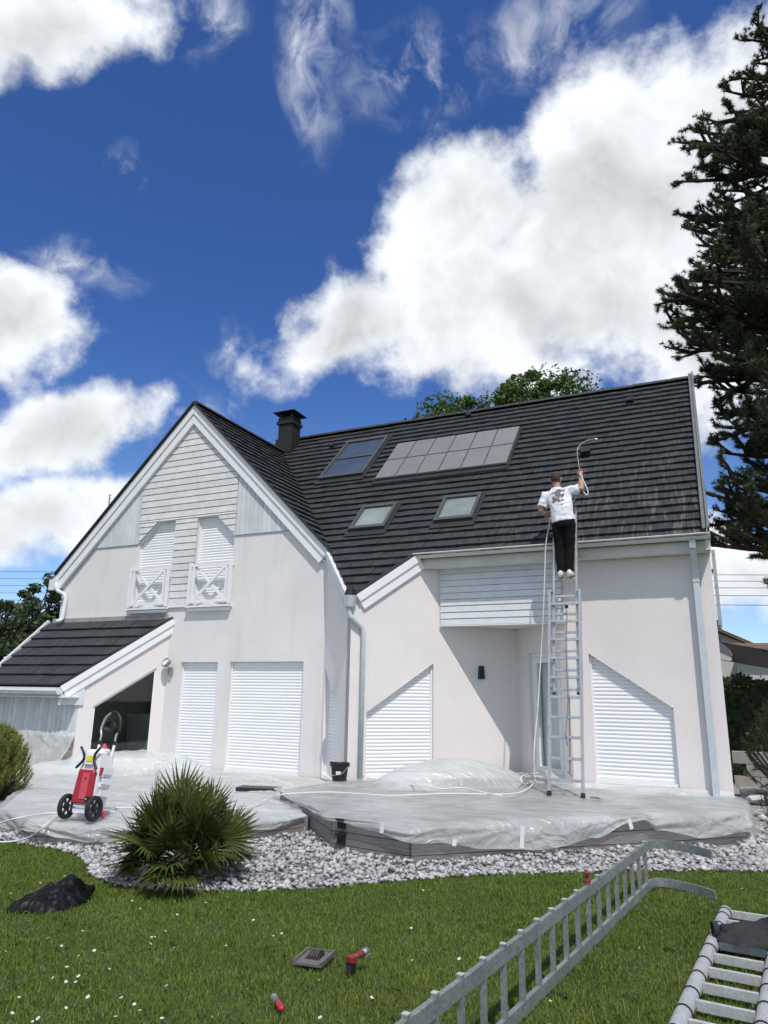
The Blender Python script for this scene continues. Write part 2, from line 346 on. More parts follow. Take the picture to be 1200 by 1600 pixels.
def glass_mat(name, tint, rough):
    m = bpy.data.materials.new(name); m.use_nodes = True; MATS[name] = m
    t = m.node_tree; out = t.nodes['Material Output']; t.nodes.remove(t.nodes['Principled BSDF'])
    g = t.nodes.new('ShaderNodeBsdfGlossy'); g.inputs['Roughness'].default_value = rough
    tr = t.nodes.new('ShaderNodeBsdfTransparent'); tr.inputs[0].default_value = (*tint, 1)
    lw = t.nodes.new('ShaderNodeLayerWeight'); fr = t.nodes.new('ShaderNodeMath'); fr.operation = 'MULTIPLY_ADD'; fr.inputs[1].default_value = 0.35; fr.inputs[2].default_value = 0.03
    pw_ = t.nodes.new('ShaderNodeMath'); pw_.operation = 'POWER'; pw_.inputs[1].default_value = 4.0; t.links.new(lw.outputs['Facing'], pw_.inputs[0]); t.links.new(pw_.outputs[0], fr.inputs[0])
    ms = t.nodes.new('ShaderNodeMixShader'); t.links.new(fr.outputs[0], ms.inputs[0]); t.links.new(tr.outputs[0], ms.inputs[1]); t.links.new(g.outputs[0], ms.inputs[2])
    t.links.new(ms.outputs[0], out.inputs[0])
    return m
glass_mat('window_glass', (0.93, 0.95, 0.945), 0.02)
material('kitchen_dark', (0.02, 0.019, 0.018), 0.8)

t = tile.node_tree; b = t.nodes['Principled BSDF']; geo = t.nodes.new('ShaderNodeNewGeometry')
mr = t.nodes.new('ShaderNodeMapRange'); mr.inputs[3].default_value = 0.74; mr.inputs[4].default_value = 1.25; t.links.new(geo.outputs['Random Per Island'], mr.inputs[0])
vm = t.nodes.new('ShaderNodeVectorMath'); vm.operation = 'SCALE'; t.links.new(b.inputs['Base Color'].links[0].from_socket, vm.inputs[0]); t.links.new(mr.outputs[0], vm.inputs['Scale']); t.links.new(vm.outputs[0], b.inputs['Base Color'])
# tile weathering: pale lichen runs low on the right-hand end of the roof
t = tile.node_tree; b = t.nodes['Principled BSDF']
geo = t.nodes.new('ShaderNodeNewGeometry'); sx = t.nodes.new('ShaderNodeSeparateXYZ'); t.links.new(geo.outputs['Position'], sx.inputs[0])
mp = t.nodes.new('ShaderNodeMapping'); mp.inputs['Scale'].default_value = (14, 1.6, 1.6); t.links.new(geo.outputs['Position'], mp.inputs['Vector'])
nz = t.nodes.new('ShaderNodeTexNoise'); nz.inputs['Scale'].default_value = 1; nz.inputs['Detail'].default_value = 6; nz.inputs['Roughness'].default_value = 0.7; t.links.new(mp.outputs[0], nz.inputs['Vector'])
rr = t.nodes.new('ShaderNodeMapRange'); rr.inputs[1].default_value = 0.50; rr.inputs[2].default_value = 0.70; t.links.new(nz.outputs['Fac'], rr.inputs[0])
fx = t.nodes.new('ShaderNodeMapRange'); fx.inputs[1].default_value = -5.0; fx.inputs[2].default_value = -0.2; fx.inputs[3].default_value = 0.0; fx.inputs[4].default_value = 0.55; t.links.new(sx.outputs[0], fx.inputs[0])
fz = t.nodes.new('ShaderNodeMapRange'); fz.inputs[1].default_value = 6.6; fz.inputs[2].default_value = 4.6; t.links.new(sx.outputs[2], fz.inputs[0])
k = t.nodes.new('ShaderNodeMath'); k.operation = 'MULTIPLY'; t.links.new(fx.outputs[0], k.inputs[0]); t.links.new(fz.outputs[0], k.inputs[1])
k2 = t.nodes.new('ShaderNodeMath'); k2.operation = 'MULTIPLY'; t.links.new(k.outputs[0], k2.inputs[0]); t.links.new(rr.outputs[0], k2.inputs[1])
mx = t.nodes.new('ShaderNodeMix'); mx.data_type = 'RGBA'; t.links.new(k2.outputs[0], mx.inputs[0])
t.links.new(b.inputs['Base Color'].links[0].from_socket, mx.inputs[6]); mx.inputs[7].default_value = (0.30, 0.27, 0.24, 1); t.links.new(mx.outputs[2], b.inputs['Base Color'])

# ------------------------------------------------------------------ mesh helpers
class MB:
    def __init__(s): s.v = []; s.f = []
    def add(s, vs, fs):
        o = len(s.v); s.v.extend([tuple(p) for p in vs]); s.f.extend([tuple(i + o for i in f) for f in fs]); return s
    def box(s, c, size, rot=None):
        x, y, z = size[0] / 2, size[1] / 2, size[2] / 2
        vs = [Vector((a * x, b * y, d * z)) for d in (-1, 1) for a, b in ((-1, -1), (1, -1), (1, 1), (-1, 1))]
        if rot is not None: vs = [rot @ p for p in vs]
        c = Vector(c)
        return s.add([p + c for p in vs], [(3, 2, 1, 0), (4, 5, 6, 7), (0, 1, 5, 4), (1, 2, 6, 5), (2, 3, 7, 6), (3, 0, 4, 7)])
    def bar(s, a, b, w, h, up=(0, 0, 1)):
        """rectangular bar from a to b; w across, h along up"""
        a, b = Vector(a), Vector(b); d = (b - a); L = d.length; d.normalize(); up = Vector(up)
        x = d.cross(up).normalized(); u = x.cross(d).normalized()
        rot = Matrix((x, d, u)).transposed()
        return s.box((a + b) / 2, (w, L, h), rot)
    def tube(s, pts, r, n=8, cap=True):
        pts = [Vector(p) for p in pts]; N = len(pts)
        rs = r if isinstance(r, (list, tuple)) else [r] * N
        d0 = (pts[1] - pts[0]).normalized()
        x = d0.orthogonal().normalized(); o = len(s.v)
        for i, p in enumerate(pts):
            d = (pts[min(i + 1, N - 1)] - pts[max(i - 1, 0)]).normalized()
            x = (x - d * x.dot(d))
            x = x.normalized() if x.length > 1e-6 else d.orthogonal().normalized()
            y = d.cross(x)
            for k in range(n):
                a = 2 * math.pi * k / n
                s.v.append(tuple(p + (x * math.cos(a) + y * math.sin(a)) * rs[i]))
        for i in range(N - 1):
            for k in range(n):
                k2 = (k + 1) % n
                s.f.append((o + i * n + k, o + i * n + k2, o + (i + 1) * n + k2, o + (i + 1) * n + k))
        if cap:
            s.f.append(tuple(o + k for k in reversed(range(n)))); s.f.append(tuple(o + (N - 1) * n + k for k in range(n)))
        return s
    def prism(s, poly, fn, t0, t1):
        """2-D polygon (u,v) extruded between depths t0 (front) and t1; fn(u,v,t) -> point"""
        n = len(poly); tris = tessellate_polygon([[Vector((p[0], p[1], 0)) for p in poly]])
        vs = [fn(p[0], p[1], t0) for p in poly] + [fn(p[0], p[1], t1) for p in poly]
        fs = [tuple(t) for t in tris] + [tuple(n + i for i in reversed(t)) for t in tris]
        fs += [(i, i + n, (i + 1) % n + n, (i + 1) % n) for i in range(n)]
        return s.add(vs, fs)
    def lathe(s, prof, n=20, c=(0, 0, 0)):
        c = Vector(c); o = len(s.v)
        for r, z in prof:
            for k in range(n):
                a = 2 * math.pi * k / n; s.v.append((c.x + r * math.cos(a), c.y + r * math.sin(a), c.z + z))
        for i in range(len(prof) - 1):
            for k in range(n):
                k2 = (k + 1) % n; s.f.append((o + i * n + k, o + i * n + k2, o + (i + 1) * n + k2, o + (i + 1) * n + k))
        return s
    def build(s, name, mat, parent=None, smooth=False, fixn=True):
        me = bpy.data.meshes.new(name); me.from_pydata(s.v, [], s.f); me.update()
        if fixn:
            bm = bmesh.new(); bm.from_mesh(me); bmesh.ops.recalc_face_normals(bm, faces=bm.faces); bm.to_mesh(me); bm.free()
        return link(name, me, mat, parent, smooth)

LOCAL = set()
def link(name, me, mat, parent=None, smooth=False):
    if mat is not None and not me.materials: me.materials.append(MATS[mat])
    if smooth: me.polygons.foreach_set('use_smooth', [True] * len(me.polygons))
    o = bpy.data.objects.new(name, me); COL.objects.link(o)
    if parent is not None:
        o.parent = parent
        M = Matrix.Identity(4); base = parent; root = parent
        while base is not None:
            M = base.matrix_basis @ M; root = base; base = base.parent
        if root.name not in LOCAL: o.matrix_basis = M.inverted()
    return o
def thing(name, label, cat, loc=(0, 0, 0), rotz=0, group=None, local=False):
    o = bpy.data.objects.new(name, None); COL.objects.link(o); o.empty_display_size = 0.2
    o.location = loc; o.rotation_euler = (0, 0, rotz); tag(o, label, cat, group)
    if local: LOCAL.add(o.name)
    return o
def tag(o, label, cat=None, group=None, kind=None):
    if label: o['label'] = label
    if cat: o['category'] = cat
    if group: o['group'] = group
    if kind: o['kind'] = kind
    return o
def structure(o): o['kind'] = 'structure'; return o

def clip(poly, hp):
    a, b, c = hp; out = []
    for i in range(len(poly)):
        p, q = poly[i], poly[(i + 1) % len(poly)]
        dp, dq = a * p[0] + b * p[1] + c, a * q[0] + b * q[1] + c
        if dp >= 0: out.append(p)
        if (dp >= 0) != (dq >= 0):
            t = dp / (dp - dq); out.append((p[0] + (q[0] - p[0]) * t, p[1] + (q[1] - p[1]) * t))
    return out
def clipn(poly, hps):
    for h in hps:
        if len(poly) < 3: return []
        poly = clip(poly, h)
    return poly if len(poly) >= 3 and area(poly) > 1e-4 else []
def area(p):
    return abs(sum(p[i][0] * p[(i + 1) % len(p)][1] - p[(i + 1) % len(p)][0] * p[i][1] for i in range(len(p)))) / 2
def halfplanes(poly):
    """inside half-planes of a convex polygon"""
    cx = sum(p[0] for p in poly) / len(poly); cy = sum(p[1] for p in poly) / len(poly); out = []
    for i in range(len(poly)):
        p, q = poly[i], poly[(i + 1) % len(poly)]
        a, b = -(q[1] - p[1]), q[0] - p[0]; c = -(a * p[0] + b * p[1])
        if a * cx + b * cy + c < 0: a, b, c = -a, -b, -c
        out.append((a, b, c))
    return out
def frame(origin, udir, out):
    """wall frame: fn(u, z, t) with t = depth inwards from the outer face"""
    o, u, n = Vector(origin), Vector(udir).normalized(), Vector(out).normalized()
    return lambda a, z, t: o + u * a + Vector((0, 0, z)) - n * t
def wall(name, fn, outer, holes, depth, mat, parent):
    m = MB(); loops = [outer] + holes
    tris = tessellate_polygon([[Vector((p[0], p[1], 0)) for p in l] for l in loops])
    pts = [p for l in loops for p in l]; n = len(pts)
    m.v = [tuple(fn(p[0], p[1], 0)) for p in pts] + [tuple(fn(p[0], p[1], depth)) for p in pts]
    m.f = [tuple(t) for t in tris] + [tuple(n + i for i in reversed(t)) for t in tris]
    o = 0
    for l in loops:
        k = len(l)
        m.f += [(o + i, o + (i + 1) % k, n + o + (i + 1) % k, n + o + i) for i in range(k)]; o += k
    return m.build(name, mat, parent)
def slats(name, fn, region, u0, u1, zlist, prof, mat, parent, upright=False):
    """one board per entry of zlist (lo, hi), clipped to a convex region; prof = [(fraction, depth)...]"""
    hps = halfplanes(region); made = []
    for lo, hi in zlist:
        m = MB(); h = hi - lo
        for (f0, d0), (f1, d1) in zip(prof, prof[1:]):
            a, b = lo + h * f0, lo + h * f1
            poly = [(u0, a), (u1, a), (u1, b), (u0, b)] if not upright else [(a, u0), (b, u0), (b, u1), (a, u1)]
            poly = clipn(poly, hps)
            if not poly: continue
            k = 1 if not upright else 0
            dep = lambda p: d0 + (d1 - d0) * ((p[k] - a) / (b - a) if b > a else 0)
            m.add([fn(p[0], p[1], dep(p)) for p in poly], [tuple(range(len(poly)))])
        if m.f:
            # closing back edge gives the board its thickness
            full = [(u0, lo), (u1, lo), (u1, hi), (u0, hi)] if not upright else [(lo, u0), (hi, u0), (hi, u1), (lo, u1)]
            full = clipn(full, hps)
            if full:
                kk = 1 if not upright else 0
                def dd(p):
                    fr = (p[kk] - lo) / h
                    for (f0, d0), (f1, d1) in zip(prof, prof[1:]):
                        if f0 - 1e-6 <= fr <= f1 + 1e-6: return d0 + (d1 - d0) * ((fr - f0) / (f1 - f0))
                    return prof[-1][1]
                n = len(full); dmax = max(d for _, d in prof) + 0.006
                m.add([fn(p[0], p[1], dd(p)) for p in full] + [fn(p[0], p[1], dmax) for p in full], [(i, (i + 1) % n, n + (i + 1) % n, n + i) for i in range(n)])
            made.append(m.build(name, mat, parent, fixn=False))
    return made
SLAT = [(0, 0.014), (0.12, 0.004), (0.45, 0.0), (0.82, 0.006), (1.0, 0.016)]
LAP = [(0, 0.030), (0.03, 0.0), (0.94, 0.010), (0.96, 0.030), (1.0, 0.032)]
def zsteps(a, b, s): n = max(1, round((b - a) / s)); return [(a + (b - a) * i / n, a + (b - a) * (i + 1) / n) for i in range(n)]
# ================================================================== THE SETTING: ground
g = MB()
GX, GY = [-300, -60, -12, -8, -4, 0, 4, 12, 60, 300], [-60, -6, 2, 4, 6, 9, 14, 40, 300]
gv = [(x, y, 0) for y in GY for x in GX]; nx = len(GX)
g.add(gv, [(j * nx + i, j * nx + i + 1, (j + 1) * nx + i + 1, (j + 1) * nx + i) for j in range(len(GY) - 1) for i in range(nx - 1)])
structure(g.build('ground', 'lawn'))

# ================================================================== THE HOUSE
YF = 11.4
house = thing('house', 'white rendered house with steep dark tiled roof, front gable and angled walls', 'house', (-6.5, YF, 0))
TIP = Vector((-5.38, 10.285, 0)); G = Vector((-6.495, 11.4, 0)); S = Vector((-4.265, 11.4, 0)); N = Vector((-3.2, 12.465, 0)); D = Vector((-2.135, 11.4, 0))
AX = -9.92; AZ = 7.74                      # gable ridge
XL, XR, YB = -13.35, 0.02, 19.3
f_front = frame((0, YF, 0), (1, 0, 0), (0, -1, 0))
q2 = math.sqrt(0.5)
f_pl = frame(G, (1, -1, 0), (-1, -1, 0)); LPL = (TIP - G).length
f_pr = frame(TIP, (1, 1, 0), (1, -1, 0)); LPR = (N - TIP).length
f_door = frame(N, (1, -1, 0), (-1, -1, 0)); LDO = (D - N).length
W1 = [(-9.77, .22), (-8.86, .22), (-8.86, 2.21), (-9.77, 2.21)]
W2 = [(-8.57, .22), (-6.92, .22), (-6.92, 2.215), (-8.57, 2.215)]
UL = [(-11.2, 3.36), (-10.22, 3.36), (-10.22, 5.18), (-10.70, 5.18), (-11.2, 4.73)]
UR = [(-9.62, 3.36), (-8.67, 3.36), (-8.67, 4.73), (-9.14, 5.18), (-9.62, 5.18)]
wall('gable_wall', f_front, [(XL, 0), (G.x + .04, 0), (G.x + .04, 4.26), (AX, AZ - .14), (XL, AZ - .14 - (AX - XL))], [W1, W2, UL, UR, [(-13.1, .25), (-10.32, .25), (-10.32, 2.55), (-13.1, 2.55)]], .28, 'stucco_old', house)
PS1 = [(.10, .24), (1.0, .30), (1.0, 1.36), (.10, 2.10)]
wall('angled_wall', f_pl, [(0, 0), (LPL - .004, 0), (LPL - .004, 3.10), (0, 4.21)], [PS1], .18, 'stucco', house)
PS2 = [(.297, .34), (1.464, .34), (1.464, 2.165), (.297, 1.37)]
wall('angled_wall', f_pr, [(0, 0), (LPR, 0), (LPR, 2.83), (1.62, 2.83), (1.577, 4.18), (0, 3.10)], [PS2], .18, 'stucco', house)
DR = [(.35, .40), (1.28, .40), (1.28, 2.37), (.35, 2.37)]
wall('angled_wall', f_door, [(.0, 0), (LDO, 0), (LDO, 2.83), (0, 2.83)], [DR], .2, 'stucco', house)
PS3 = [(-1.82, .44), (-.665, .44), (-.665, 1.525), (-1.82, 2.315)]
wall('front_wall', f_front, [(D.x, 0), (XR, 0), (XR, 4.04), (S.x, 4.04), (S.x, 2.80), (D.x, 2.80)], [PS3], .22, 'stucco', house)
so = MB(); so.prism([(S.x + .012, S.y + .012), (D.x - .012, D.y + .012), (N.x, N.y - .012)], lambda u, v, t: Vector((u, v, 2.803 + t)), 0, .02); so.build('porch_ceiling', 'soffit', house)
f_right = frame((XR - .003, 0, 0), (0, 1, 0), (1, 0, 0))
wall('side_wall', f_right, [(YF + .003, 0), (YB, 0), (YB, 4.2), (15.38, 8.12), (YF + .003, 4.2)], [], .2, 'stucco', house)
f_left = frame((XL + .003, 0, 0), (0, 1, 0), (-1, 0, 0))
wall('side_wall', f_left, [(YF + .003, 0), (YB, 0), (YB, 4.1), (YF + .003, 4.1)], [], .2, 'stucco', house)
b = MB(); b.box(((XL + XR) / 2, YB, 2.1), (XR - XL, .2, 4.2)); b.build('back_wall', 'stucco', house)

# ---- lean-to with its angled window wall
L0 = Vector((-10.12, 11.397, 0)); L1 = Vector((-11.22, 10.297, 0))
f_le = frame(L1, (1, 1, 0), (1, -1, 0)); LLE = (L0 - L1).length
wt_ = lambda u: (L1.y + u * q2) - 8.30 - .10
OP = [(.255, .34), (1.36, .34), (1.36, 2.10), (.255, 1.34)]
wall('angled_wall', f_le, [(0, 0), (LLE, 0), (LLE, wt_(LLE)), (0, wt_(0))], [OP], .16, 'stucco', house)
f_lf = frame((0, L1.y, 0), (1, 0, 0), (0, -1, 0))
b = MB(); b.box((-12.5, L1.y + .09, .95), (2.56, .18, 1.9)); b.build('front_wall', 'white_board', house)
b = MB(); b.box((-13.7, 10.85, .95), (.16, 1.08, 1.9)); b.build('side_wall', 'stucco', house)
slats('upright_board', f_lf, [(-13.78, .78), (L1.x - .02, .78), (L1.x - .02, 1.93), (-13.78, 1.93)], .78, 1.93, zsteps(-13.78, L1.x - .02, .125), [(0, -.006), (.06, -.022), (.94, -.022), (1, -.006)], 'upright_board', house, upright=True)
for r in range(3):
    for i in range(10):
        w = .27; x0 = -13.78 + i * w + (.13 if r % 2 else 0)
        if x0 + w > L1.x - .02: w = L1.x - .02 - x0
        if w < .05: continue
        b = MB(); b.box((x0 + w / 2, L1.y - .02, .12 + r * .22 + .11), (w - .012, .05, .207)); b.build('stone', 'stone_base', house)
# window frame and pane of the lean-to
def ring(fn, poly, w, t0, t1, name, mat, parent):
    cx = sum(p[0] for p in poly) / len(poly); cz = sum(p[1] for p in poly) / len(poly)
    hps = halfplanes(poly); inner = []
    # inset polygon: intersect neighbouring shifted edges
    L = [(a, b_, c - w * math.hypot(a, b_)) for a, b_, c in hps]; n = len(L)
    for i in range(n):
        a1, b1, c1 = L[i - 1]; a2, b2, c2 = L[i]; de = a1 * b2 - a2 * b1
        inner.append(((b1 * c2 - b2 * c1) / de, (c1 * a2 - c2 * a1) / de))
    m = MB(); m.v = [tuple(fn(p[0], p[1], t)) for t in (t0, t1) for l in (poly, inner) for p in l]
    for i in range(n):
        j = (i + 1) % n
        m.f += [(i, j, n + j, n + i), (2 * n + i, 3 * n + i, 3 * n + j, 2 * n + j), (n + i, n + j, 3 * n + j, 3 * n + i), (i, 2 * n + i, 2 * n + j, j)]
    return m.build(name, mat, parent), inner
win = MB(); o, inn = ring(f_le, OP, .035, .03, .10, 'window_frame', 'white_paint', house)
m = MB(); m.prism(inn, f_le, .06, .066); m.build('pane', 'window_glass', o)
# dim kitchen behind it
kit = MB(); kit.box((-12.2, 11.0, .30), (2.9, 1.3, .04)); kit.build('room_floor', 'interior_floor', house)
kit = MB(); kit.box((-10.6, 12.9, .30), (4.0, 2.4, .035)); kit.build('room_floor', 'interior_floor', house)
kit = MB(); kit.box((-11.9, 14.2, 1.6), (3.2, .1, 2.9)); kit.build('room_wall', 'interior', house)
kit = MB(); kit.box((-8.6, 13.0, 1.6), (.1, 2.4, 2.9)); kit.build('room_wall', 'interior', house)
kit = MB(); kit.box((-11.0, 12.1, .72), (.9, .5, .82)); kit.box((-11.0, 12.1, 1.15), (.94, .54, .04)); cab = kit.build('kitchen_unit', 'cabinet', house)
kit = MB(); kit.tube([(-10.95, 12.15, 1.16), (-10.95, 12.15, 1.42), (-10.9, 12.1, 1.5), (-10.8, 12.03, 1.46), (-10.78, 12.0, 1.36)], .012, 8); kit.build('tap', 'chrome', cab)

# ---- shutters
def shutter(fn, poly, step, parent, sill=True):
    us = [p[0] for p in poly]; zs = [p[1] for p in poly]
    root = bpy.data.objects.new('roller_shutter', None); COL.objects.link(root); root.parent = parent; root.matrix_basis = parent.matrix_basis.inverted()
    fr = lambda u, z, t: fn(u, z, t + .080)
    inset = .018
    slats('slat', fr, poly, min(us) + inset, max(us) - inset, zsteps(min(zs), max(zs), step), SLAT, 'shutter_white', root)
    for u in (min(us), max(us)):
        m = MB()
        zt = [p[1] for p in poly if abs(p[0] - u) < 1e-3]
        s = 1 if u == min(us) else -1
        m.prism([(u + s * .002, min(zt) + .002), (u + s * .03, min(zt) + .002), (u + s * .03, max(zt) - .004 - (.03 if max(zt) < max(zs) else .0)), (u + s * .002, max(zt) - .004 - (.03 if max(zt) > 2.1 and len(poly) == 4 and abs(zs[2] - zs[3]) > .1 else 0))], fn, .055, .12)
        m.build('guide_rail', 'white_paint', root)
    b_ = MB(); b_.prism([(min(us) + .003, min(zs) + .003), (max(us) - .003, min(zs) + .003), (max(us) - .003, min(zs) + .05), (min(us) + .003, min(zs) + .05)], fn, .03, .12)
    b_.build('bottom_bar', 'white_paint', root)
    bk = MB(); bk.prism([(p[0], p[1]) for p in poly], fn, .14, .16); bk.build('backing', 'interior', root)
    return root
shutter(f_front, W1, .056, house); shutter(f_front, W2, .056, house)
shutter(f_front, UL, .056, house); shutter(f_front, UR, .056, house)
shutter(f_pl, PS1, .056, house); shutter(f_pr, PS2, .056, house); shutter(f_front, PS3, .056, house)
# porch door: white frame, glazed
o, inn = ring(f_door, DR, .075, .06, .14, 'porch_door', 'white_paint', house)
_, inn2 = ring(f_door, [(p[0] + (.006 if i in (0, 3) else -.006), p[1] + (.006 if i < 2 else -.006)) for i, p in enumerate(inn)], .085, .045, .115, 'door_leaf', 'white_paint', o)
m = MB(); m.prism(inn2, f_door, .075, .085); m.build('pane', 'window_glass', o)
m = MB(); m.prism([(DR[0][0], .4), (DR[1][0], .4), (DR[1][0], 2.37), (DR[0][0], 2.37)], f_door, .16, .18); m.build('curtain', 'curtain', o)
m = MB(); m.bar(f_door(.52, 1.35, .03), f_door(.52, 1.48, .03), .025, .03, (1, 1, 0)); m.build('door_handle', 'chrome', o)

# ---- boards on the gable
f_bd = lambda u, z, t: f_front(u, z, t - .034)
rl = lambda u: AZ - .20 - abs(u - AX)
allz = zsteps(3.36, 7.54, .145)
def gable_boards(region, lo, hi):
    zl = [z for z in allz if z[1] > lo + .001 and z[0] < hi - .001]
    zl = [(max(a, lo), min(b, hi)) for a, b in zl]
    us = [p[0] for p in region]
    slats('siding_board', f_bd, region, min(us), max(us), zl, LAP, 'weathered_board', house)
BL, BR = -11.215, -8.655
gable_boards([(-10.215, 3.36), (-9.625, 3.36), (-9.625, 5.18), (-10.215, 5.18)], 3.36, 5.185)
gable_boards([(BL, 4.73), (-10.705, 5.185), (BL, 5.185)], 4.73, 5.185)
gable_boards([(BR, 4.73), (-9.135, 5.185), (BR, 5.185)], 4.73, 5.185)
gable_boards([(BL, 5.187), (BR, 5.187), (BR, rl(BR)), (AX, rl(AX)), (BL, rl(BL))], 5.187, 7.6)
UPR = [(0, -.004), (.05, -.026), (.95, -.026), (1, -.004)]
for a, b_ in ((-12.60, BL - .004), (BR + .004, -7.24)):
    reg = [(a, 4.72), (b_, 4.72), (b_, rl(b_)), (a, max(rl(a), 4.725))]
    slats('upright_board', f_front, reg, 4.72, 7.0, zsteps(a, b_, .105), UPR, 'upright_board', house, upright=True)
m = MB(); m.box((-9.92, YF - .02, 3.335), (.62, .05, .045)); m.build('sill_board', 'white_paint', house)
# ---- porch siding box
f_bx = lambda u, z, t: f_front(u, z, t - .032)
slats('siding_board', f_bx, [(S.x + .03, 2.80), (-2.18, 2.80), (-2.18, 4.0), (S.x + .03, 4.0)], S.x + .03, -2.18, zsteps(2.80, 4.0, .109), LAP, 'white_board', house)
m = MB(); m.box((-3.2, YF - .012, 2.79), (2.09, .05, .016)); m.build('drip_board', 'white_paint', house)

# ---- balconies in front of the upper shutters
for x0, x1 in ((-11.27, -10.22), (-9.67, -8.63)):
    bal = bpy.data.objects.new('balcony_rail', None); COL.objects.link(bal); bal.parent = house; bal.matrix_basis = house.matrix_basis.inverted()
    y = YF - .085; z0, z1 = 3.34, 4.16
    for x in (x0 + .02, x1 - .02):
        b = MB(); b.box((x, y, (z0 + z1) / 2 + .02), (.055, .055, z1 - z0 + .04)); b.build('post', 'white_paint', bal)
        b = MB(); b.box((x, (y + YF) / 2, z1 - .03), (.04, .075, .05)); b.build('bracket', 'white_paint', bal)
        b = MB(); b.box((x + (.09 if x < (x0 + x1) / 2 else -.09), y, (z0 + z1) / 2), (.045, .04, z1 - z0 - .05)); b.build('upright', 'white_paint', bal)
    for z in (z0 + .06, z1 - .02):
        b = MB(); b.box(((x0 + x1) / 2, y, z), (x1 - x0 - .1, .045, .055)); b.build('rail', 'white_paint', bal)
    xa, xb, za, zb = x0 + .13, x1 - .13, z0 + .08, z1 - .05
    b = MB(); b.bar((xa, y - .004, za), (xb, y - .004, zb), .03, .055, (0, 0, 1)); b.build('cross_bar', 'white_paint', bal)
    b = MB(); b.bar((xa, y + .028, zb), (xb, y + .028, za), .03, .055, (0, 0, 1)); b.build('cross_bar', 'white_paint', bal)
    b = MB(); b.box(((x0 + x1) / 2, YF - .06, 3.30), (x1 - x0 + .04, .13, .035)); b.box(((x0 + x1) / 2, YF - .045, 3.245), (x1 - x0 - .04, .09, .06)); b.build('sill', 'white_paint', bal)

# ---- roofs --------------------------------------------------------------
def tile_field(fn, s_rows, region_of, u_lo, u_hi, width, lift, rnd, stuff_name, parent, keep=None):
    """flat tiles laid in courses; fn(u, s, h) maps to space (h = height over the boarding)"""
    rest = MB(); rest.pieces = []; whole = []; row = 0
    for s0, s1 in s_rows:
        off = (row % 2) * width * .5 + rnd.uniform(-.01, .01); row += 1
        u = u_lo - off
        while u < u_hi:
            ua, ub = u + .0025, u + width - .0025; u += width
            hps = region_of(s0, s1)
            if hps is None: continue
            full = [(ua, s0), (ub, s0), (ub, s1 + .035), (ua, s1 + .035)]
            poly = clipn(full, hps)
            if not poly: continue
            j = rnd.uniform(-.004, .004); k = rnd.uniform(-.003, .003)
            hh = lambda p: lift + j + k * (p[0] - ua) / width - (p[1] - s0) / (s1 - s0 + .035) * (lift - .004)
            n = len(poly)
            vs = [fn(p[0], p[1], hh(p)) for p in poly] + [fn(p[0], p[1], max(hh(p) - lift * .8, -.004)) for p in poly]
            fs = [tuple(range(n))] + [(i, n + i, n + (i + 1) % n, (i + 1) % n) for i in range(n)]
            if n == 4 and abs(area(poly) - area(full)) < 1e-6: whole.append((vs, fs))
            else: rest.add(vs, fs); rest.pieces.append((vs, fs))
    return whole, rest
RISE = lambda u, s, h: Vector((u, 11.05 + s * q2 - h * q2, 4.0 + s * q2 + h * q2 - .05))
EX = .2315
def rows(a, b, e): n = round((b - a) / e); return [(a + (b - a) * i / n, a + (b - a) * (i + 1) / n) for i in range(n)]
s_eave, s_ridge = -.03, (15.38 - 11.05) / q2
r_main = rows(s_eave, s_ridge - .02, EX)
r_prow = [(s_eave - EX * (i + 1), s_eave - EX * i) for i in range(6)]
YS = lambda s: 11.05 + s * q2
def reg_main(s0, s1):
    h = [(-1, 0, 0.0)]                                   # X <= 0
    if YS(s0) > 14.75: return h + [(1, 0, 13.4)]
    h.append((1, q2, 11.05 - 4.90))                      # X + Y >= 4.90
    if s0 < s_eave - .01: h.append((-1, q2, 11.05 - 15.60))   # prow: X <= Y - 15.60
    return h
rg = random.Random(3)
main_roof = bpy.data.objects.new('main_roof', None); COL.objects.link(main_roof); main_roof.parent = house; main_roof.matrix_basis = house.matrix_basis.inverted()
whole, rest = tile_field(RISE, list(reversed(r_prow)) + r_main, reg_main, -13.5, .05, .202, .052, rg, '', main_roof)
camd = lambda t: (Vector(t[0][0]) - CAM).length
whole.sort(key=camd)
for vs, fs in whole[:300]:
    m = MB(); m.add(vs, fs); m.build('roof_tile', 'roof_tile', main_roof, fixn=False)
for vs, fs in whole[300:]: rest.add(vs, fs)
o = rest.build('roof_tiles', 'roof_tile', main_roof, fixn=False); o['kind'] = 'stuff'
# boarding under the tiles
def slab(pts, th, name, parent, mat='roof_under'):
    m = MB(); n = len(pts); pts = [Vector(p) for p in pts]; nr = (pts[1] - pts[0]).cross(pts[2] - pts[0]).normalized()
    if nr.z < 0: nr = -nr
    m.add(pts + [p - nr * th for p in pts], [tuple(range(n)), tuple(range(2 * n - 1, n - 1, -1))] + [(i, n + i, n + (i + 1) % n, (i + 1) % n) for i in range(n)])
    return m.build(name, mat, parent)
P = lambda X, Y: RISE(X, (Y - 11.05) / q2, -.012)
slab([P(-6.15, 11.06), P(-.02, 11.06), P(-.02, 15.36), P(-13.3, 15.36), P(-13.3, 14.72), P(-9.8, 14.72)], .06, 'roof_boarding', main_roof)
slab([P(-5.36, 10.31), P(-4.62, 11.05), P(-6.12, 11.05)], .05, 'roof_boarding', main_roof)
slab([(-13.3, 15.40, 8.29), (-.02, 15.40, 8.29), (-.02, 19.6, 4.1), (-13.3, 19.6, 4.1)], .08, 'roof_boarding', main_roof)
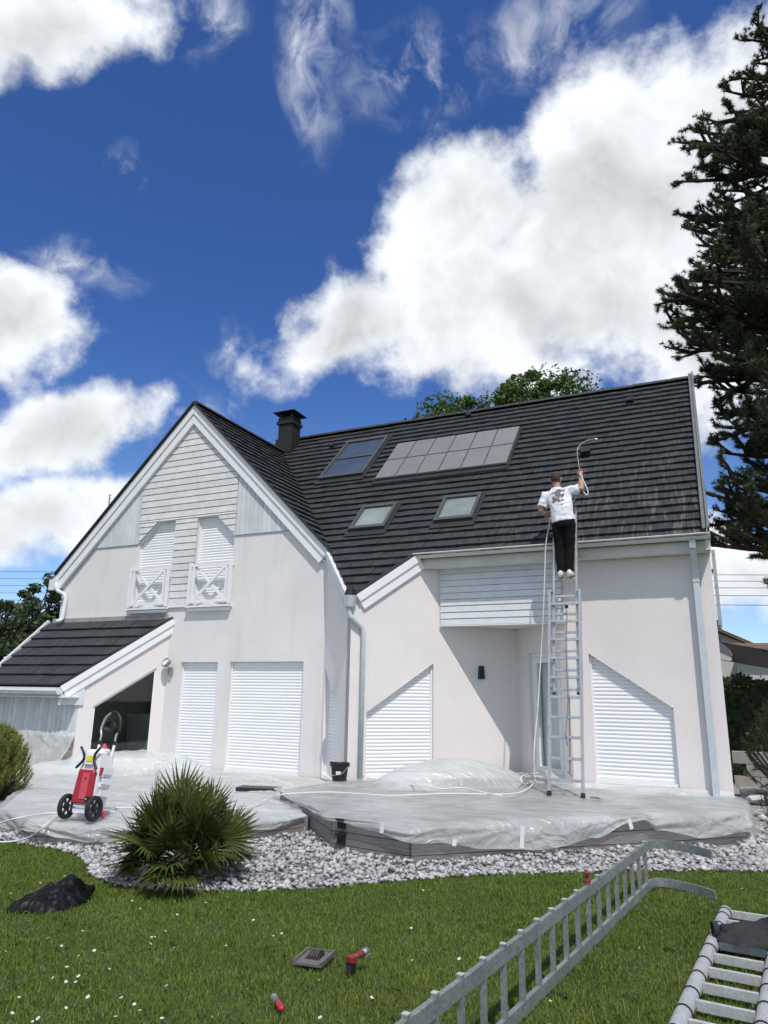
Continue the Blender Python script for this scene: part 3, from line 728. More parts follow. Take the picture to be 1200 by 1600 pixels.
for i in range(34):
    x = -.18 - i * .392
    if x < -10.0: break
    m = MB(); pr = []
    for k in range(7):
        a = math.pi * k / 6; pr.append((math.cos(a) * .115, math.sin(a) * .085 - .01))
    zz = 8.30 + rg.uniform(-.004, .004)
    vs = []
    for xx, sc in ((x - .2, 1.0), (x + .2, .93)):
        vs += [(xx, 15.38 + p[0] * sc, zz + p[1] * sc) for p in pr]
    m.add(vs, [(k, k + 1, k + 8, k + 7) for k in range(6)] + [tuple(range(7)), tuple(range(13, 6, -1))]); m.build('ridge_tile', 'roof_tile', main_roof)
# gable roof: right slope carries tiles in courses, left slope is boarded the same way
gable_roof = bpy.data.objects.new('gable_roof', None); COL.objects.link(gable_roof); gable_roof.parent = house; gable_roof.matrix_basis = house.matrix_basis.inverted()
GF = 11.29                                              # front edge of the gable roof
def GR(u, s, h): return Vector((AX + (4.88 - s * q2) + h * q2 - .02, u, AZ - 4.88 + s * q2 + h * q2 + .02))   # s up the slope
g_rows = rows((4.88 - 3.62) / q2, 4.88 / q2 - .02, EX)
def reg_gable(s0, s1):
    # valley with the main roof: X + Y <= 4.93, X = AX + 4.88 - s*q2
    return [(1, 0, -GF), (-1, q2, 4.95 - AX - 4.88), (-1, 0, 15.2)]
wg, rg2 = tile_field(GR, g_rows, reg_gable, GF - .1, 15.2, .202, .052, random.Random(5), '', gable_roof)
for vs, fs in wg: rg2.add(vs, fs)
o = rg2.build('roof_tiles', 'roof_tile', gable_roof, fixn=False); o['kind'] = 'stuff'
def GL(u, s, h): v = GR(u, s, h); return Vector((2 * AX - v.x, v.y, v.z))
wg, rg2 = tile_field(GL, g_rows, lambda a, b: [(1, 0, -GF), (-1, 0, 15.2)], GF - .1, 15.2, .202, .052, random.Random(6), '', gable_roof)
for vs, fs in wg: rg2.add(vs, fs)
o = rg2.build('roof_tiles', 'roof_tile', gable_roof, fixn=False); o['kind'] = 'stuff'
slab([(AX, GF + .02, AZ - .005), (AX, 14.75, AZ - .005), (AX + 3.56, GF + .02, AZ - 3.565)], .06, 'roof_boarding', gable_roof)
slab([(AX, GF + .02, AZ - .005), (AX, 14.75, AZ - .005), (AX - 3.62, 14.75, AZ - 3.625), (AX - 3.62, GF + .02, AZ - 3.625)], .06, 'roof_boarding', gable_roof)
for i in range(9):
    y = GF + .2 + i * .4
    m = MB(); vs = []
    for yy, sc in ((y - .2, 1.0), (y + .2, .93)):
        vs += [(AX + math.cos(math.pi * k / 6) * .11 * sc, yy, AZ + .012 + math.sin(math.pi * k / 6) * .08 * sc) for k in range(7)]
    m.add(vs, [(k, k + 1, k + 8, k + 7) for k in range(6)] + [tuple(range(7)), tuple(range(13, 6, -1))]); m.build('ridge_tile', 'roof_tile', gable_roof)
# valley lead strip
m = MB(); a_, b_ = P(-6.42, 11.31), P(-9.84, 14.73)
m.bar(a_ + Vector((0, 0, .045)), b_ + Vector((0, 0, .045)), .05, .03); m.build('valley_gutter', 'lead', main_roof)
# lean-to roof
lean_roof = bpy.data.objects.new('lean_to_roof', None); COL.objects.link(lean_roof); lean_roof.parent = house; lean_roof.matrix_basis = house.matrix_basis.inverted()
LR = lambda u, s, h: Vector((u, 11.38 - (1.93 - s) * q2 - h * q2, 3.08 - (1.93 - s) * q2 + h * q2))
wl, rl_ = tile_field(LR, rows(0, 1.93, .262), lambda a, b: [(1, 0, 13.72), (-1, q2, 10.015 - 21.48)], -13.9, -9.9, .262, .05, random.Random(8), '', lean_roof)
for vs, fs in wl + rl_.pieces:
    m = MB(); m.add(vs, fs); m.build('roof_tile', 'roof_tile', lean_roof, fixn=False)
slab([LR(-13.70, .02, -.012), LR(-11.44, .02, -.012), LR(-10.13, 1.90, -.012), LR(-13.70, 1.90, -.012)], .05, 'roof_boarding', lean_roof)
m = MB(); m.bar((-13.5, 11.385, 3.13), (-10.2, 11.385, 3.13), .04, .09); m.build('lead_flashing', 'concrete', lean_roof)

# ---- barge boards and trims
def barge(a, b, outn, name, parent, w=.24, drop=0.0, mat='white_paint'):
    """two-step barge board along a-b; outn = outward normal; hangs below the line"""
    a, b, n = Vector(a), Vector(b), Vector(outn).normalized(); d = (b - a).normalized()
    dn = n.cross(d).normalized()
    if dn.z > 0: dn = -dn
    root = MB(); q = w * .46
    def strip(o0, o1, t0, t1):
        vs = []
        for t in (t0, t1):
            for p in (a, b):
                for o_ in (o0, o1): vs.append(p + dn * o_ + n * t)
        root.add(vs, [(0, 1, 3, 2), (4, 6, 7, 5), (0, 2, 6, 4), (1, 5, 7, 3), (0, 4, 5, 1), (2, 3, 7, 6)])
    strip(0, q, -.05, .045); strip(q - .002, w, -.05, .018)
    return root.build(name, mat, parent)
yb = GF + .04
fgb = frame((0, yb, 0), (1, 0, 0), (0, -1, 0)); r2_ = math.sqrt(2)
for sgn, reach in ((1, 3.50), (-1, 3.68)):
    m = MB(); zt = AZ - .01
    for w0_, w1_, t_out in ((0, .14, -.045), (.138, .30, -.018)):
        m.prism([(AX, zt - w0_ * r2_), (AX + sgn * (reach - w0_ * q2), zt - reach - w0_ * q2), (AX + sgn * (reach - w1_ * q2), zt - reach - w1_ * q2), (AX, zt - w1_ * r2_)], fgb, t_out, .05)
    m.build('barge_board', 'white_paint', gable_roof)
b = MB(); b.box((AX - 3.60, yb - .005, AZ - 3.80), (.26, .13, .24)); b.build('eave_box', 'white_board', gable_roof)
for sgn in (1, -1):
    m = MB(); m.bar((AX, GF - .03, AZ + .03), (AX + sgn * 3.6, GF - .03, AZ - 3.57), .05, .035, (sgn, 0, 1)); m.build('verge_strip', 'lead', gable_roof)
m = MB()                                                # soffit under the rake overhang
for sgn in (1, -1):
    m.bar((AX, GF + .09, AZ - .30), (AX + sgn * 3.4, GF + .09, AZ - 3.70), .10, .02, (sgn, 0, 1))
m.build('rake_soffit', 'soffit', gable_roof)
# prow trims
def pz(Y): return Y - 7.05 - .03
o1 = Vector((-1, -1, 0)).normalized(); o2 = Vector((1, -1, 0)).normalized()
A = G + o1 * .03; B = TIP + o1 * .03
barge((A.x, A.y, pz(A.y) + .02), (B.x + .02, B.y - .02, pz(B.y - .02) + .0), o1, 'barge_board', main_roof, .24, mat='white_board')
A = TIP + o2 * .03 + Vector((.04, .04, 0)); B = Vector((-4.58, 11.085, 0)) + o2 * .03
barge((A.x, A.y, pz(A.y) + .0), (B.x, B.y, pz(B.y) + .0), o2, 'barge_board', main_roof, .27)
m = MB(); m.bar((A.x, A.y, pz(A.y) + .03), (B.x, B.y, pz(B.y) + .03), .07, .025, (0, -1, 1)); m.build('verge_strip', 'lead', main_roof)
# lean-to rake
A = L1 + o2 * .03 + Vector((-.26, -.26, 0)); B = L0 + o2 * .03 + Vector((.02, .02, 0))
barge((A.x, A.y, A.y - 8.315), (B.x, B.y, B.y - 8.315), o2, 'barge_board', lean_roof, .25)
m = MB(); m.bar((A.x, A.y, A.y - 8.29), (B.x, B.y, B.y - 8.29), .09, .03, (0, -1, 1)); m.build('verge_strip', 'lead', lean_roof)
zA = A.y - 8.315; Bx = L1 + o2 * .03 + Vector((.05, .05, 0))
m = MB(); m.prism([(0, zA - .18), (0, zA - .34), (.44, zA - .34), (.44, zA + .10)], frame(A, (1, 1, 0), o2), -.004, .06); m.build('eave_box', 'upright_board', lean_roof)
m = MB(); m.box((-12.45, 10.14, 1.505), (2.5, .32, .02)); m.build('eave_soffit', 'white_board', lean_roof)
m = MB(); m.bar((-13.74, 9.95, 1.69), (-13.62, 11.38, 3.12), .06, .08); m.build('verge_strip', 'white_board', lean_roof)
# ---- gutters
def gutter(a, b, r, mat, name, parent):
    a, b = Vector(a), Vector(b); d = (b - a).normalized(); x = Vector((0, 0, 1)).cross(d).normalized(); m = MB(); n = 9; vs = []
    for p in (a, b):
        for rr in (r, r - .008):
            for k in range(n):
                t = math.pi * k / (n - 1); vs.append(p + x * (math.cos(t) * rr) + Vector((0, 0, -math.sin(t) * rr)))
    m.add(vs, [(k, k + 1, 2 * n + k + 1, 2 * n + k) for k in range(n - 1)] + [(n + k, 3 * n + k, 3 * n + k + 1, n + k + 1) for k in range(n - 1)] + [tuple(range(n)), tuple(range(3 * n - 1, 2 * n - 1, -1))])
    m.tube([a - x * r + Vector((0, 0, .004)), b - x * r + Vector((0, 0, .004))], .012, 6)
    m.tube([a + x * r + Vector((0, 0, .004)), b + x * r + Vector((0, 0, .004))], .010, 6)
    return m.build(name, mat, parent, smooth=False)
gutter((-4.60, 11.07, 3.985), (.05, 11.07, 3.985), .075, 'gutter_zinc', 'gutter', main_roof)
b = MB(); b.box((-2.27, 11.165, 3.85), (4.62, .03, .20)); b.build('fascia_board', 'gutter_zinc', main_roof)
b = MB(); b.box((-2.18, 11.28, 3.775), (4.42, .20, .02)); b.build('eave_soffit', 'soffit', main_roof)
gutter((-13.75, 9.95, 1.62), (-11.40, 9.95, 1.62), .07, 'white_board', 'gutter', lean_roof)
b = MB(); b.box((-12.55, 10.03, 1.60), (2.3, .03, .17)); b.build('fascia_board', 'white_board', lean_roof)
# right verge: zinc edge strip with a board behind
m = MB(); m.bar((.03, 11.0, 4.02), (.03, 15.40, 8.41), .035, .14); m.build('verge_strip', 'flashing', main_roof)
m = MB(); m.bar((-.02, 11.02, 4.06), (-.02, 15.39, 8.43), .06, .018); m.build('verge_strip', 'flashing', main_roof)
b = MB(); b.box((.0, 11.24, 3.86), (.06, .3, .2)); b.build('eave_box', 'gutter_zinc', main_roof)

# ---- downpipes
def pipe(pts, w, d, out, name, mat, parent, seams=()):
    m = MB()
    for p, q in zip(pts, pts[1:]): m.bar(p, q, w, d, out)
    o = m.build(name, mat, parent); return o
rp = [(-.20, 11.07, 3.92), (-.20, 11.10, 3.80), (-.20, 11.33, 3.52), (-.20, 11.33, .3)]
pr_ = pipe(rp, .085, .085, (0, -1, .001), 'downpipe', 'pipe_zinc', house)
m = MB(); m.box((-.20, 11.33, 3.38), (.10, .10, .10)); m.build('collar', 'gutter_zinc', pr_)
for z in (2.3, 1.0):
    m = MB(); m.box((-.20, 11.345, z), (.098, .098, .03)); m.build('pipe_clip', 'pipe_zinc', pr_)
hp = TIP + Vector((0, -.09, 0))
m = MB(); vs = []
for z, k in ((3.02, .085), (3.20, .135)):
    vs += [Vector((hp.x + k * math.cos(a), hp.y + k * math.sin(a), z)) for a in [math.pi * (2 * i + 1) / 8 for i in range(8)]]
m.add(vs, [(i, (i + 1) % 8, 8 + (i + 1) % 8, 8 + i) for i in range(8)] + [tuple(range(8))]); hop = m.build('gutter_hopper', 'pipe_zinc', main_roof)
m = MB(); m.tube([hp + Vector((0, 0, 3.16)), hp + Vector((.0, .02, 3.28)), hp + Vector((-.02, .1, 3.36))], [.085, .075, .04], 9); m.build('leaf_guard', 'chimney_black', main_roof)
e = f_pr(.20, 0, -.05)
lp = [hp + Vector((0, 0, 3.04)), hp + Vector((0, .0, 2.95)), hp + Vector((.015, .01, 2.88)), Vector((e.x - .06, e.y - .07, 2.76)), Vector((e.x - .015, e.y - .02, 2.70)), Vector((e.x, e.y, 2.62)), Vector((e.x, e.y, .3))]
m = MB(); m.tube(lp, .041, 10); m.build('downpipe', 'pipe_zinc', house, smooth=True)
gl = [(-13.42, 11.26, 3.98), (-13.42, 11.27, 3.86), (-13.37, 11.29, 3.79), (-13.20, 11.32, 3.72), (-13.15, 11.33, 3.64), (-13.15, 11.33, 3.17), (-13.17, 11.28, 3.12), (-13.22, 11.22, 3.10)]
m = MB(); m.tube(gl, .042, 10); m.build('downpipe', 'white_board', house, smooth=True)

# ---- chimney
ch = bpy.data.objects.new('chimney', None); COL.objects.link(ch); ch.parent = house; ch.matrix_basis = house.matrix_basis.inverted()
cx, cy = -9.86, 15.0
m = MB(); m.box((cx, cy, 8.05), (.42, .42, 1.3)); m.build('stack', 'chimney_black', ch)
m = MB(); m.box((cx, cy, 7.93), (.50, .50, .40)); m.build('base_flashing', 'chimney_black', ch)
m = MB(); m.box((cx, cy, 8.60), (.50, .50, .09)); m.box((cx, cy, 8.69), (.44, .44, .1)); m.build('corbel', 'chimney_black', ch)
for dx in (-.17, .17):
    for dy in (-.17, .17):
        m = MB(); m.box((cx + dx, cy + dy, 8.80), (.07, .07, .14)); m.build('cap_post', 'chimney_black', ch)
m = MB(); h = .34; vs = [(cx - h, cy - h, 8.87), (cx + h, cy - h, 8.87), (cx + h, cy + h, 8.87), (cx - h, cy + h, 8.87), (cx - .18, cy - .18, 8.96), (cx + .18, cy - .18, 8.96), (cx + .18, cy + .18, 8.96), (cx - .18, cy + .18, 8.96)]
m.add(vs, [(3, 2, 1, 0), (4, 5, 6, 7), (0, 1, 5, 4), (1, 2, 6, 5), (2, 3, 7, 6), (3, 0, 4, 7)]); m.build('cap', 'chimney_black', ch)

# ---- things set into the roof
def rbox(x0, x1, y0, y1, h0, h1):
    s0, s1 = (y0 - 11.05) / q2, (y1 - 11.05) / q2; m = MB()
    vs = [RISE(x, s, h) for h in (h0, h1) for x, s in ((x0, s0), (x1, s0), (x1, s1), (x0, s1))]
    return m.add(vs, [(3, 2, 1, 0), (4, 5, 6, 7), (0, 1, 5, 4), (1, 2, 6, 5), (2, 3, 7, 6), (3, 0, 4, 7)])
def skylight(x0, x1, y0, y1, glass, rows_, name='skylight', fw=.062, hh=.125):
    r = bpy.data.objects.new(name, None); COL.objects.link(r); r.parent = house; r.matrix_basis = house.matrix_basis.inverted()
    rbox(x0 - .05, x1 + .05, y0 - .12, y1 + .05, .02, .060).build('lead_flashing', 'lead', r)
    for a in ((x0, x1, y0, y0 + fw), (x0, x1, y1 - fw, y1), (x0, x0 + fw, y0 + fw, y1 - fw), (x1 - fw, x1, y0 + fw, y1 - fw)):
        rbox(*a, .06, hh).build('frame', 'skylight_frame', r)
    n = rows_
    for i in range(n):
        a = y0 + fw + (y1 - y0 - 2 * fw) * i / n; b_ = y0 + fw + (y1 - y0 - 2 * fw) * (i + 1) / n
        rbox(x0 + fw, x1 - fw, a + (.02 if i else 0), b_ - (.02 if i < n - 1 else 0), .06, hh - .04).build('pane', glass, r)
        if i: rbox(x0 + fw, x1 - fw, a - .02, a + .02, .06, hh - .015).build('glazing_bar', 'skylight_frame', r)
    return r
skylight(-7.93, -6.80, 13.42, 14.78, 'blue_glass', 2)
skylight(-6.21, -5.45, 11.72, 12.34, 'skylight_glass', 1)
skylight(-4.48, -3.74, 11.74, 12.37, 'skylight_glass', 1)
so = bpy.data.objects.new('solar_collector', None); COL.objects.link(so); so.parent = house; so.matrix_basis = house.matrix_basis.inverted()
x0, x1, y0, y1 = -6.37, -3.46, 13.15, 14.37
rbox(x0 - .03, x1 + .03, y0 - .10, y1 + .03, .02, .07).build('lead_flashing', 'lead', so)
rbox(x0, x1, y0, y1, .065, .105).build('frame', 'skylight_frame', so)
for i in range(6):
    for j in range(2):
        w, h = (x1 - x0) / 6, (y1 - y0) / 2
        rbox(x0 + i * w + .016, x0 + (i + 1) * w - .016, y0 + j * h + .014, y0 + (j + 1) * h - .014, .09, .122).build('collector_pane', 'solar_glass', so)
for x, y, k in ((-1.95, 13.2, .72), (-1.21, 14.78, .6), (-4.92, 15.2, .5), (-8.37, 14.75, .5)):
    rbox(x - .12 * k, x + .12 * k, y - .05 * k, y + .14 * k, .03, .03 + .16 * k).build('roof_vent', 'chimney_black', main_roof)
# ================================================================== gravel bed, lawn edge
def chaikin(pts, n=2):
    for _ in range(n):
        out = [pts[0]]
        for p, q in zip(pts, pts[1:]):
            out += [(p[0] * .75 + q[0] * .25, p[1] * .75 + q[1] * .25), (p[0] * .25 + q[0] * .75, p[1] * .25 + q[1] * .75)]
        pts = out + [pts[-1]]
    return pts
EDGE = chaikin([(-14, 7.2), (-9.5, 6.5), (-7.4, 5.93), (-6.35, 5.95), (-5.85, 5.72), (-5.45, 5.36), (-5.05, 5.2), (-4.6, 5.2), (-4.1, 5.38), (-3.55, 5.75), (-3.01, 6.29), (-2.4, 6.95), (-1.66, 7.46), (-.9, 8.0), (.25, 8.63), (1.6, 9.2), (6, 10.6)])
def edge_y(x):
    for p, q in zip(EDGE, EDGE[1:]):
        if p[0] <= x <= q[0]: return p[1] + (q[1] - p[1]) * (x - p[0]) / max(1e-6, q[0] - p[0])
    return 99
bed = MB(); poly = EDGE + [(6, 19), (-18, 19)]
bed.prism(poly, lambda u, v, t: Vector((u, v, .010 - t)), 0, .06)
structure(bed.build('gravel_bed', 'gravel_bed'))

# deck and terrace outlines
C1, C2, C3 = (-3.97, 7.32), (-3.0, 7.16), (.08, 10.08)
DECK = [(-5.42, 10.2), (-5.62, 8.85), (-4.62, 7.98), C1, C2, C3, (.08, 11.36), (-2.13, 11.36), (-3.2, 12.4), (-5.36, 10.22)]
TERR = [(-4.66, 7.93), (-5.05, 7.22), (-6.3, 6.16), (-6.95, 5.98), (-8.15, 6.48), (-9.75, 8.2), (-11.2, 8.6), (-11.2, 10.25), (-10.15, 11.36), (-6.5, 11.36), (-5.42, 10.26), (-5.62, 8.87)]
ZD, ZT = .36, .225
def inside(p, poly):
    x, y = p; r = False; n = len(poly)
    for i in range(n):
        (x1, y1), (x2, y2) = poly[i], poly[(i + 1) % n]
        if (y1 > y) != (y2 > y) and x < (x2 - x1) * (y - y1) / (y2 - y1) + x1: r = not r
    return r
# loose white stones
rs = random.Random(11)
def stone_proto(rn, sub):
    # crushed stone: hull of a few random points, so the faces are flat and the edges sharp
    bm = bmesh.new()
    for _ in range(11 if sub == 1 else 16): bm.verts.new(Vector((rn.gauss(0, 1), rn.gauss(0, 1), rn.gauss(0, 1))).normalized() * rn.uniform(.75, 1.15))
    h_ = bmesh.ops.convex_hull(bm, input=bm.verts); bmesh.ops.triangulate(bm, faces=bm.faces)
    bmesh.ops.delete(bm, geom=[v for v in bm.verts if not v.link_faces], context='VERTS')
    bm.verts.index_update()
    vs = np.array([v.co[:] for v in bm.verts]); fs = np.array([[l.vert.index for l in f.loops] for f in bm.faces]); bm.free(); return vs, fs
PROTO = [stone_proto(rs, 1) for _ in range(14)]
def scatter(name, spots, mat, label, cat):
    V, Fc = [], []; o = 0
    for x, y, z, r in spots:
        vs, fs = PROTO[rs.randrange(14)]
        M = np.array(Matrix.Rotation(rs.uniform(0, 6.28), 3, 'Z') @ Matrix.Rotation(rs.uniform(-.6, .6), 3, 'X'))
        sc = np.array([rs.uniform(.8, 1.35), rs.uniform(.7, 1.1), rs.uniform(.5, .85)]) * r
        V.append((vs * sc) @ M.T + np.array([x, y, z])); Fc.append(fs + o); o += len(vs)
    V = np.concatenate(V); Fc = np.concatenate(Fc); me = bpy.data.meshes.new(name)
    me.vertices.add(len(V)); me.vertices.foreach_set('co', V.ravel()); me.loops.add(Fc.size); me.loops.foreach_set('vertex_index', Fc.ravel().astype(np.int32))
    me.polygons.add(len(Fc)); me.polygons.foreach_set('loop_start', np.arange(0, Fc.size, 3, dtype=np.int32)); me.polygons.foreach_set('loop_total', np.full(len(Fc), 3, dtype=np.int32)); me.update(); me.validate()
    return tag(link(name, me, mat), label, cat, kind='stuff')
spots = []
def try_bed(n, x0, x1, y0, y1, r0, r1):
    for _ in range(n):
        x, y = rs.uniform(x0, x1), rs.uniform(y0, y1)
        ey = edge_y(x) + .02
        if y < ey or inside((x, y), DECK) or inside((x, y), TERR): continue
        if y > 9.5 and x < .05: continue
        if x < -4.8 and y > 8: continue
        if math.hypot(x + 4.55, y - 5.52) < .16: continue
        spots.append((x, y, .03 + rs.uniform(-.012, .03), rs.uniform(r0, r1) * rs.choice((.7, 1, 1, 1.25))))
try_bed(17500, -7.6, .9, 5.1, 10.4, .020, .042)
for _ in range(2600):
    x = rs.uniform(-7.6, 3.0); yy = edge_y(x) + rs.uniform(-.03, .14)
    if math.hypot(x + 4.55, yy - 5.52) > .16: spots.append((x, yy, .018 + rs.uniform(-.006, .02), rs.uniform(.018, .036)))
try_bed(2600, -9.8, -6.8, 5.8, 8, .025, .05)
try_bed(2500, .05, 2.6, 8.7, 14.5, .03, .07)
scatter('gravel', spots, 'gravel_stone', 'loose white and grey crushed stones between the deck and the lawn', 'gravel')
spots = [(rs.uniform(-10.3, -8.3), rs.uniform(6.3, 8.4), .06 + rs.uniform(0, .03), rs.uniform(.04, .075)) for _ in range(650)]
spots = [s for s in spots if not inside(s[:2], TERR) and s[1] > edge_y(s[0]) + .25]
scatter('dark_gravel', spots, 'dark_gravel', 'dark grey pebbles in the bed beside the pale yellow-green pine bush', 'gravel')
# bigger white rocks at the right-hand end of the house
rk = random.Random(21)
for i in range(60):
    x = .30 + rk.random() * 1.5; y = 10.3 + rk.random() * 3.6; r = .05 + rk.random() * .09
    vs, fs = stone_proto(rk, 2); m = MB(); a = rk.random() * 6.28
    m.add([(x + (v[0] * math.cos(a) - v[1] * math.sin(a)) * r * 1.3, y + (v[0] * math.sin(a) + v[1] * math.cos(a)) * r, .05 + (y - 10.3) * .05 + r * .45 + v[2] * r * .7) for v in vs], [tuple(f) for f in fs])
    tag(m.build('rock', 'limestone'), 'pale limestone rock heaped beside the right-hand end of the house', 'rock', 'rocks in the rock garden by the house')
b = MB(); bedm = [(.12, 10.2), (2.6, 10.2), (3.2, 15), (.12, 15)]
b.add([(p[0], p[1], .02 + (p[1] - 10.2) * .055) for p in bedm] + [(p[0], p[1], -.1) for p in bedm], [(0, 1, 2, 3), (0, 4, 5, 1), (1, 5, 6, 2), (2, 6, 7, 3), (3, 7, 4, 0)])
structure(b.build('rock_bank', 'gravel_bed'))
low = thing('low_wall', 'low grey block wall behind the rocks beside the house', 'wall', (.9, 14.2, 0))
for i in range(6):
    for r in range(3):
        m = MB(); m.box((.25 + i * .40 + (.2 if r % 2 else 0), 14.3, .30 + r * .2), (.39, .2, .19)); m.build('block', 'concrete', low)

# ================================================================== wooden deck
deck = thing('wooden_deck', 'weathered grey timber deck with angled sides in front of the porch', 'deck', (-2.7, 9.3, 0))
n = len(DECK)
b = MB(); b.prism(DECK, lambda u, v, t: Vector((u, v, ZD - .028 - t)), 0, .25); b.build('substructure', 'deck_under', deck)
hull = halfplanes
def xs_at(ys):
    xs = []
    for i in range(n):
        (x1, y1), (x2, y2) = DECK[i], DECK[(i + 1) % n]
        if (y1 > ys) != (y2 > ys): xs.append(x1 + (x2 - x1) * (ys - y1) / (y2 - y1))
    return sorted(xs)
y = 7.19; rd = random.Random(5)
while y < 12.3:
    lo, hi = xs_at(y + .003), xs_at(y + .137)
    if len(lo) == len(hi):
        for k in range(0, len(lo) - 1, 2):
            quad = [(lo[k], y + .003), (lo[k + 1], y + .003), (hi[k + 1], y + .137), (hi[k], y + .137)]
            if area(quad) > .01:
                b = MB(); b.prism(quad, lambda u, v, t_: Vector((u, v, ZD - t_)), 0, .028); b.build('deck_board', 'deck_wood', deck)
    y += .14
def skirt(poly_pts, zs, parent, mat, name, th=.03, z_top=ZD):
    for p, q in zip(poly_pts, poly_pts[1:]):
        p, q = Vector((*p, 0)), Vector((*q, 0)); d = (q - p).normalized(); nrm = Vector((d.y, -d.x, 0))
        for z0, z1 in zs:
            b = MB(); off = nrm * (th / 2 + rd.uniform(0, .004)); mid = Vector((0, 0, (z0 + z1) / 2))
            b.bar(p + off + mid, q + off + mid, th, z1 - z0 - .008); b.build(name, mat, parent)
skirt([(-5.62, 8.85), (-4.62, 7.98), C1, C2, C3, (.08, 11.3)], [(.0, .085), (.085, .215), (.215, .345)], deck, 'deck_wood', 'skirt_board')
for z in (.30, .15):
    m = MB(); c = Vector((C1[0] + .14, C1[1] - .075, z)); m.box(c, (.085, .05, .09)); m.box(c + Vector((.0, -.02, .05)), (.10, .09, .015)); sp = m.build('deck_light', 'black_plastic', deck)
terr = thing('terrace', 'low paved terrace with wooden edging before the shuttered gable', 'terrace', (-8, 8.7, 0))
b = MB(); b.prism(TERR, lambda u, v, t: Vector((u, v, ZT - t)), 0, .2); b.build('slab', 'terrace_tile', terr)
skirt([(-8.15, 6.48), (-6.95, 5.98), (-6.3, 6.16), (-5.05, 7.22), (-4.70, 7.88)][::1], [(.0, .10), (.10, .205)], terr, 'deck_wood', 'edge_board', .03, ZT)
skirt([(-11.2, 8.6), (-9.75, 8.2), (-8.18, 6.50)], [(.0, .20)], terr, 'black_plastic', 'edge_board', .03, ZT)
b = MB(); b.box((-6.35, 9.35, ZT + .045), (.62, .28, .05), Matrix.Rotation(.25, 3, 'Z')); b.build('step_mat', 'black_plastic', terr)

# ================================================================== plastic sheets
def poly_at(pts, t):
    pts = [Vector((*p, 0)) for p in pts]; L = [0]
    for p, q in zip(pts, pts[1:]): L.append(L[-1] + (q - p).length)
    s = t * L[-1]
    for i in range(len(pts) - 1):
        if s <= L[i + 1] + 1e-9: return pts[i].lerp(pts[i + 1], (s - L[i]) / (L[i + 1] - L[i]))
    return pts[-1]
def fold(x, y, sc, ang, seed):
    c, s = math.cos(ang), math.sin(ang); u, v = (x * c + y * s), (-x * s + y * c)
    n_ = noise.noise(Vector((u * sc * .35, v * sc, seed))) + .5 * noise.noise(Vector((u * sc * .8, v * sc * 2.3, seed + 9)))
    return max(0, 1 - abs(n_) * 3.0) ** 2
def sheet(name, label, back, front, ztop, mounds, hem, nt, nv, seed, flare=.05, zfun=None, fold_h=.014, sgn=1):
    m = MB(); nh = 14; W = nv + nh + 1
    for i in range(nt + 1):
        t = i / nt; A = poly_at(back, t); B = poly_at(front, t)
        B2 = poly_at(front, min(1, t + .01)); B1 = poly_at(front, max(0, t - .01)); d = (B2 - B1).normalized(); nr = Vector((d.y, -d.x, 0)) * sgn
        for j in range(nv + 1):
            p = A.lerp(B, j / nv)
            z = ztop + .010
            for cx, cy, rx, ry, h, an in mounds:
                c, s = math.cos(an), math.sin(an); u, v = ((p.x - cx) * c + (p.y - cy) * s) / rx, (-(p.x - cx) * s + (p.y - cy) * c) / ry
                r2 = u * u + v * v
                z += h * max(0, 1 - r2) ** .75 if r2 < 1 else 0
            z += fold_h * fold(p.x, p.y, 1.2, .55, seed) + fold_h * .7 * fold(p.x, p.y, 1.9, -.35, seed + 4) + .004 * (noise.noise(Vector((p.x * 3, p.y * 3, seed))) + 1)
            if zfun: z = zfun(p, z, t, j / nv)
            m.v.append((p.x, p.y, z))
        h = hem(t)
        zt = m.v[-1][2]
        for k in range(1, nh + 1):
            f = k / nh; dz = f * h
            wav = (.05 * noise.noise(Vector((t * 26 + f * 3, f * 1.1, seed))) + .014 * noise.noise(Vector((t * 60 + f * 9, f * 1.5, seed + 3)))) * min(1, f * 2)
            bulge = flare * math.sin(min(1, f * 1.6) * math.pi / 2) * (.8 + .5 * noise.noise(Vector((t * 14, 0, seed + 7)))) + .05
            p = B + nr * (bulge * min(1, f * 5) + wav * .6 + .012)
            m.v.append((p.x, p.y, max(.075, zt - dz + .02 * wav)))
    for i in range(nt):
        for j in range(W - 1): m.f.append((i * W + j, i * W + j + 1, (i + 1) * W + j + 1, (i + 1) * W + j))
    o = m.build(name, 'plastic_film', None, smooth=True, fixn=False); tag(o, label, 'plastic sheet'); return o
def interp(tab, t):
    for (a, x), (b_, y_) in zip(tab, tab[1:]):
        if a <= t <= b_:
            k = (t - a) / (b_ - a); k = k * k * (3 - 2 * k); return x + (y_ - x) * k
    return tab[-1][1]
fr1 = [(-5.66, 8.95), (-5.62, 8.85), (-4.64, 7.97), C1, C2, C3, (.10, 11.33)]
hem1 = lambda t: interp([(0, .03), (.12, .06), (.20, .06), (.27, .05), (.33, .10), (.40, .17), (.47, .25), (.55, .29), (.62, .21), (.67, .06), (.69, .05), (.71, .17), (.78, .26), (.85, .23), (.92, .22), (1, .22)], t)
bk1 = [(-5.40, 10.21), (-4.6, 10.98), (-3.9, 11.66), (-3.25, 12.25), (-2.5, 11.70), (-2.1, 11.36), (-1.0, 11.37), (.02, 11.37)]
def zf1(p, z, t, v):
    if v < .05 and t > .05: z += .06 * (1 - v / .05)
    return z
big = sheet('plastic_sheet', 'clear plastic dust sheet draped over the timber deck with a big mound', bk1, fr1, ZD, [(-3.75, 10.55, 1.25, .62, .36, .75), (-2.75, 11.75, .4, .3, .10, 0), (-.95, 11.15, .7, .22, .10, 0)], hem1, 240, 70, 2.3, zfun=zf1)
